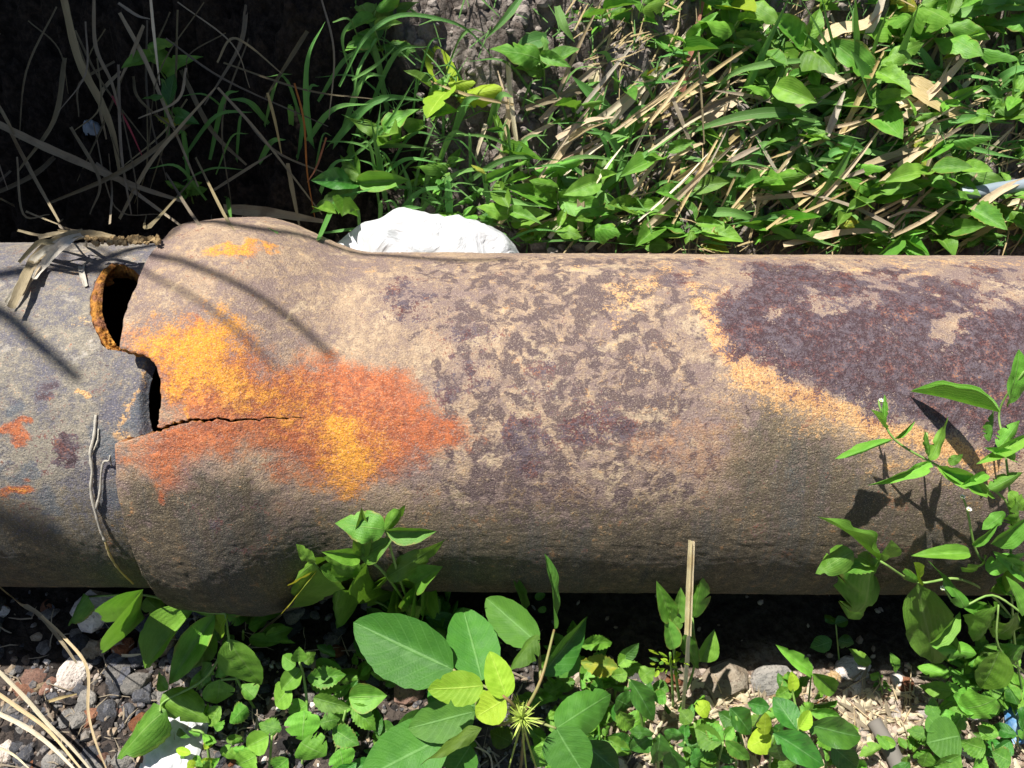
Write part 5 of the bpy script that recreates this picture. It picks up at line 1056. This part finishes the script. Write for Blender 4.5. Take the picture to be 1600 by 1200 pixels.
for cx0, cx1, n_, lab in ((260, 560, 26, 'faint dark grass in the shaded hollow behind the socket'), (560, 760, 34, 'thin dark grass rising above the bag in half shade'), (760, 980, 26, 'thin green grass around the upright straw'), (960, 1180, 40, 'long thin grass sweeping over the straw, centre right'), (1160, 1380, 44, 'long thin grass among the wide reed blades'), (1360, 1600, 44, 'long thin grass around the curved dry leaves at right')):
    bl = []
    for j in range(n_):
        bx, by = random.uniform(cx0, cx1), random.uniform(150, 392)
        if bx > 1400 and 240 < by < 370: by -= 130
        a = random.gauss(.35, .8); L = random.uniform(50, 210); dr_ = random.uniform(.1, .5)*L
        x1_, y1_ = bx+math.sin(a)*L*.55, by-math.cos(a)*L*.6; bl.append(([(bx, by, .012), (x1_, max(-8, y1_), .05), (bx+math.sin(a)*L*1.15, max(-10, by-math.cos(a)*L*.75+dr_*.3), .055)], random.choice((3, 4, 5, 7, 9, 12))))
    clump('meadow_grass', lab, bl)
# fine curved grass around the shade edge and bank
for k, (cx, cy, s, lab) in enumerate(((600, 280, 60, 'wispy grass tuft just above the bag'), (570, 210, 55, 'wispy grass tuft in the shade edge'), (1200, 90, 70, 'fine grass tuft near the top edge right of centre'), (1480, 240, 60, 'fine grass tuft below the broad tan leaf'), (1560, 250, 60, 'fine grass tuft above the hose'), (1130, 330, 60, 'fine grass tuft low on the bank'), (1430, 350, 50, 'fine grass tuft at the pipe edge right'), (700, 320, 50, 'fine grass tuft rising over the bag'), (1330, 260, 60, 'fine grass tuft in the middle of right weeds'), (1580, 120, 50, 'fine grass tuft at the upper right edge'), (960, 350, 50, 'fine grass tuft by the pipe edge centre'))):
    bl = []
    for j in range(12):
        a = random.uniform(-1.2, 1.2); L = random.uniform(.5, 1.2)*s; bx, by = cx+random.uniform(-20, 20), cy+random.uniform(-8, 20)
        bl.append(([(bx, by, .01), (bx+math.sin(a)*L*.5, by-math.cos(a)*L*.6, .04), (bx+math.sin(a)*L*1.1, by-math.cos(a)*L*.8, .045)], random.uniform(2.5, 5)))
    clump('grass_tuft', lab, bl, 'blade' if k % 3 else 'blade')

# ------------------------------------------------------------ leafy weeds on the bank, each one a plant of its own
def bank_weed(cx, cy, n, sp, L0, label, hmax=.05, group='leafy weeds on the bank'):
    b0 = P(cx, cy, 0); e = empty('bank_weed', b0, label, 'weed', group)
    top = b0+Vector((random.uniform(-.012, .012), -random.uniform(.005, .02), hmax*random.uniform(.7, 1.1)))
    link('stem', tube_mesh('stem', [b0-b0, (b0.lerp(top, .5)+Vector((random.uniform(-.004, .004), 0, 0)))-b0, top-b0], .0009, .0006, 5, 3), None, M['stem']).parent = e
    a = random.uniform(0, 6)
    for k in range(n):
        t = .35+.65*k/max(1, n-1); p = b0.lerp(top, t); a += 2.1+random.uniform(-.5, .5); L = L0*random.uniform(.6, 1.15)*(1.1-.35*(k == n-1))
        d = Vector((math.cos(a), math.sin(a)*.75-.15, random.uniform(-.25, .55)+.25)).normalized()
        leaf_obj(e, p, p+d*L, L*random.uniform(.34, .52) if sp != 'D' else L*.22, sp if random.random() < .85 else random.choice('AGgCGV'), face=.6)
    return e
random.seed(2024)
spots = [(580, 60, 'shaded, top left of bare soil'), (622, 235, 'left of the bag top'), (720, 165, 'alone on bare soil with yellow-green top'), (705, 275, 'just above the bag'), (780, 255, 'behind the upright straw'), (850, 140, 'on bare soil right of the upright straw'), (835, 290, 'right of the upright straw foot'), (890, 200, 'in the middle of bare soil'), (800, 360, 'touching the right end of bag'), (860, 375, 'on the pipe edge right of bag'),
         (930, 320, 'right of the tiny reed scrap'), (975, 150, 'under the top pebble'), (1010, 150, 'beside the top pebble'), (960, 250, 'below the broad grass'), (1035, 270, 'left of the long arching blade'), (1000, 330, 'low in the centre of the bank'), (1100, 40, 'at the top edge centre right'), (1150, 60, 'near the brown upright stalk'), (1120, 100, 'below the top centre-right weed'), (1160, 140, 'beside the thin arching blade'),
         (1090, 220, 'under the tip of arching blade'), (1170, 220, 'under the arching blade'), (1130, 270, 'on the long slanting reed leaf'), (1210, 250, 'right of the long slanting reed leaf'), (1060, 330, 'left of the low curved blade'), (1090, 380, 'at the pipe edge under the low curved blade'), (1180, 310, 'above the low curved blade'), (1240, 300, 'left of the wide upright blade'), (1190, 380, 'at the pipe edge, centre right'), (1275, 235, 'right of the dry upright stub'),
         (1330, 170, 'largest, in front of the reed clump'), (1350, 210, 'below the reed clump centre'), (1385, 250, 'with a hanging leaf below the reed clump'), (1300, 300, 'right of the wide upright blade'), (1340, 320, 'low right of the wide blade'), (1290, 370, 'at the pipe edge by the wide blade'), (1380, 300, 'under the hanging leaf'), (1430, 190, 'inside the curved pale dry leaf'), (1450, 250, 'crossing the curved pale dry leaf'), (1420, 330, 'left of the curved leaf tip'),
         (1470, 300, 'at the tip of the curved leaf'), (1480, 140, 'above the broad tan leaf tip'), (1520, 210, 'right of the broad tan leaf'), (1560, 200, 'near the upper right edge'), (1590, 160, 'at the right edge, upper'), (1540, 330, 'below the hose'), (1490, 345, 'left below the hose'), (1580, 380, 'at the pipe edge on the far right'), (1450, 380, 'at the pipe edge, right'), (1380, 380, 'at the pipe edge under the grass tuft'),
         (1180, 20, 'second at the top edge'), (1400, 60, 'behind the reed clump top'), (1440, 100, 'between the reed blades and tan leaf'), (1250, 130, 'left of the curled white leaf'), (1220, 170, 'below the curled white leaf'), (1540, 40, 'in the top right corner'), (1590, 90, 'at the right edge, top'), (1500, 70, 'left of the top right corner'), (1310, 30, 'at the top edge over the curled leaf'), (1060, 130, 'right of the pebbles by the brown stalk'),
         (650, 300, 'over the left end of bag'), (560, 300, 'in half shade left of the bag'), (750, 310, 'over the right hump of bag'), (670, 200, 'at the border of shade and bare soil'), (905, 380, 'at the pipe edge, centre'), (1010, 385, 'at the pipe edge right of centre'), (870, 330, 'above the slanting pale straw'), (930, 60, 'at the top centre on bare soil'), (1000, 60, 'top centre with thin pointed leaves'), (610, 110, 'in the upper shade border')]
for cx, cy, lab in spots:
    dense = cx > 1040; sp = random.choice('AAgDgGAgD') if not (cx in (720, 1100)) else 'Y'
    bank_weed(cx, cy, random.randint(5, 8) if dense else random.randint(3, 6), sp, random.uniform(.030, .050)*(1.25 if cx == 1330 else 1), 'leafy green weed '+lab, random.uniform(.035, .065) if dense else random.uniform(.025, .045))
# the smaller weeds that fill between them
used_labels = set()
places = ('left of the bare patch', 'on the bare patch', 'right of the bare patch', 'under the reed clump', 'near the right edge')
for k in range(60):
    cx = random.uniform(1000, 1610) if random.random() < .78 else random.uniform(600, 1000); cy = random.uniform(20, 392)
    if cx < 1000 and cy < 200: cy += 180
    if random.random() < .3: cy = random.uniform(340, 392)
    if 1490 < cx and 60 < cy < 260 and random.random() < .5: continue
    lab = None
    for sx, sy, sl in sorted(spots, key=lambda q: (q[0]-cx)**2+(q[1]-cy)**2):
        dr_ = ('right of' if cx > sx else 'left of') if abs(cx-sx) > abs(cy-sy) else ('below' if cy > sy else 'above')
        lab = 'tiny weed just '+dr_+' the leafy one '+sl
        if lab not in used_labels and len(lab.replace('-', ' ').split()) <= 16: break
    used_labels.add(lab)
    bank_weed(cx, cy, random.randint(4, 6), random.choice('GgAGgC'), random.uniform(.016, .028), lab, .025, 'tiny filler weeds on the bank')
bank_weed(302, 318, 9, 'G', .018, 'small bright weed standing behind the socket top', .03, None)
bank_weed(272, 140, 4, 'A', .04, 'weed with two shaded leaves in the dark hollow', .05, None)
bank_weed(296, 215, 4, 'C', .035, 'dim dark weed in the middle of hollow', .05, None)
random.seed(8)
e = plant('pipe_edge_weed', 'fresh weed peeking over the pipe between socket and bag', 'weed', [(470, 368, 430, 345, 22, 'A', .22, .23), (474, 366, 505, 346, 20, 'A', .22, .22), (480, 372, 515, 352, 14, 'A', .22, .22)], [], root=(470, 368))
for c in e.children: c.location += Vector((0, .10, -.06))

# ------------------------------------------------------------ unseen shrub added above the picture, shaped to shade the upper left
def overhang():
    H = 1.15; k = SUN/SUN.z
    root = empty('shade_shrub', (-1.15, .75, .45), 'unseen dense leafy shrub added above to shade the left hollow', 'shrub')
    r = random.Random(12); V = []; F = []; U = []
    def add(c, s):
        d = Vector((r.gauss(0, 1), r.gauss(0, 1), r.gauss(0, .35))).normalized(); w = d.cross(Vector((r.gauss(0, .3), r.gauss(0, .3), 1))).normalized()*s*.32; b0 = len(V)
        V.extend([c, c+d*s*.5+w, c+d*s, c+d*s*.5-w]); U.extend([(0, .5), (.5, 1), (1, .5), (.5, 0)]); F.append((b0, b0+1, b0+2, b0+3))
    n = 0
    while n < 10500:
        gx, gy = r.uniform(-1.2, .10), r.uniform(.10, 1.0)
        edge = min(.06, -.17+(gy-.2)*.62)+.03*math.sin(gy*23)+.02*math.sin(gy*61)
        if gx > edge+r.uniform(-.05, .012): continue
        if gy < .135+r.uniform(0, .03): continue
        h = r.uniform(.0, .35)
        c = Vector((gx, gy, .1))+k*(H-.1+h*.9); add(c, r.uniform(.03, .07)); n += 1
    me = mesh_np('foliage', [Vector(v)-root.location for v in V], F, True, U); me.materials.append(M['leaf_o']); o = bpy.data.objects.new('foliage', me); o.parent = root; C.objects.link(o); o['kind'] = 'stuff'
    def br(pts, r0, r1):
        me = tube_mesh('branch', [p-root.location for p in pts], r0, r1, 7, 5); me.materials.append(M['wood']); o = bpy.data.objects.new('branch', me); o.parent = root; C.objects.link(o)
    br([Vector((-1.5, .8, .4)), Vector((-1.3, .75, .8)), Vector((-1.0, .6, 1.25)), Vector((-.6, .45, 1.35))], .03, .01)
    def sh(px, py, hh): return PP(px, py, 0, RP*(1.15 if 180 < px < 450 else 1))+k*hh
    join = Vector((-.9, .45, 1.3))
    br([join, sh(-150, 378, 1.15), sh(0, 379, 1.1), sh(240, 386, 1.1), sh(300, 352, 1.1)], .006, .003)
    br([sh(100, 378, 1.1), sh(270, 352, 1.1), sh(400, 368, 1.05), sh(520, 396, 1.05), sh(700, 406, 1.05), sh(800, 405, 1.05)], .006, .0022)
    br([join, sh(-100, 360, 1.0), sh(60, 378, .85), sh(150, 384, .8), sh(240, 404, .8), sh(340, 440, .8), (sh(470, 520, .8)), sh(520, 560, .8)], .0045, .002)
    br([sh(60, 378, .85), sh(140, 392, .8), sh(230, 430, .8), sh(330, 490, .8), sh(420, 560, .8)], .0022, .0012)
    br([join, sh(-200, 400, 1.0), sh(0, 492, .85), sh(60, 540, .85), sh(130, 600, .85)], .006, .0035)
    br([join, sh(-250, 600, 1.3), sh(-60, 770, 1.3), sh(40, 830, 1.3), sh(170, 900, 1.3)], .008, .005)
overhang()
print('objects', len(bpy.data.objects))
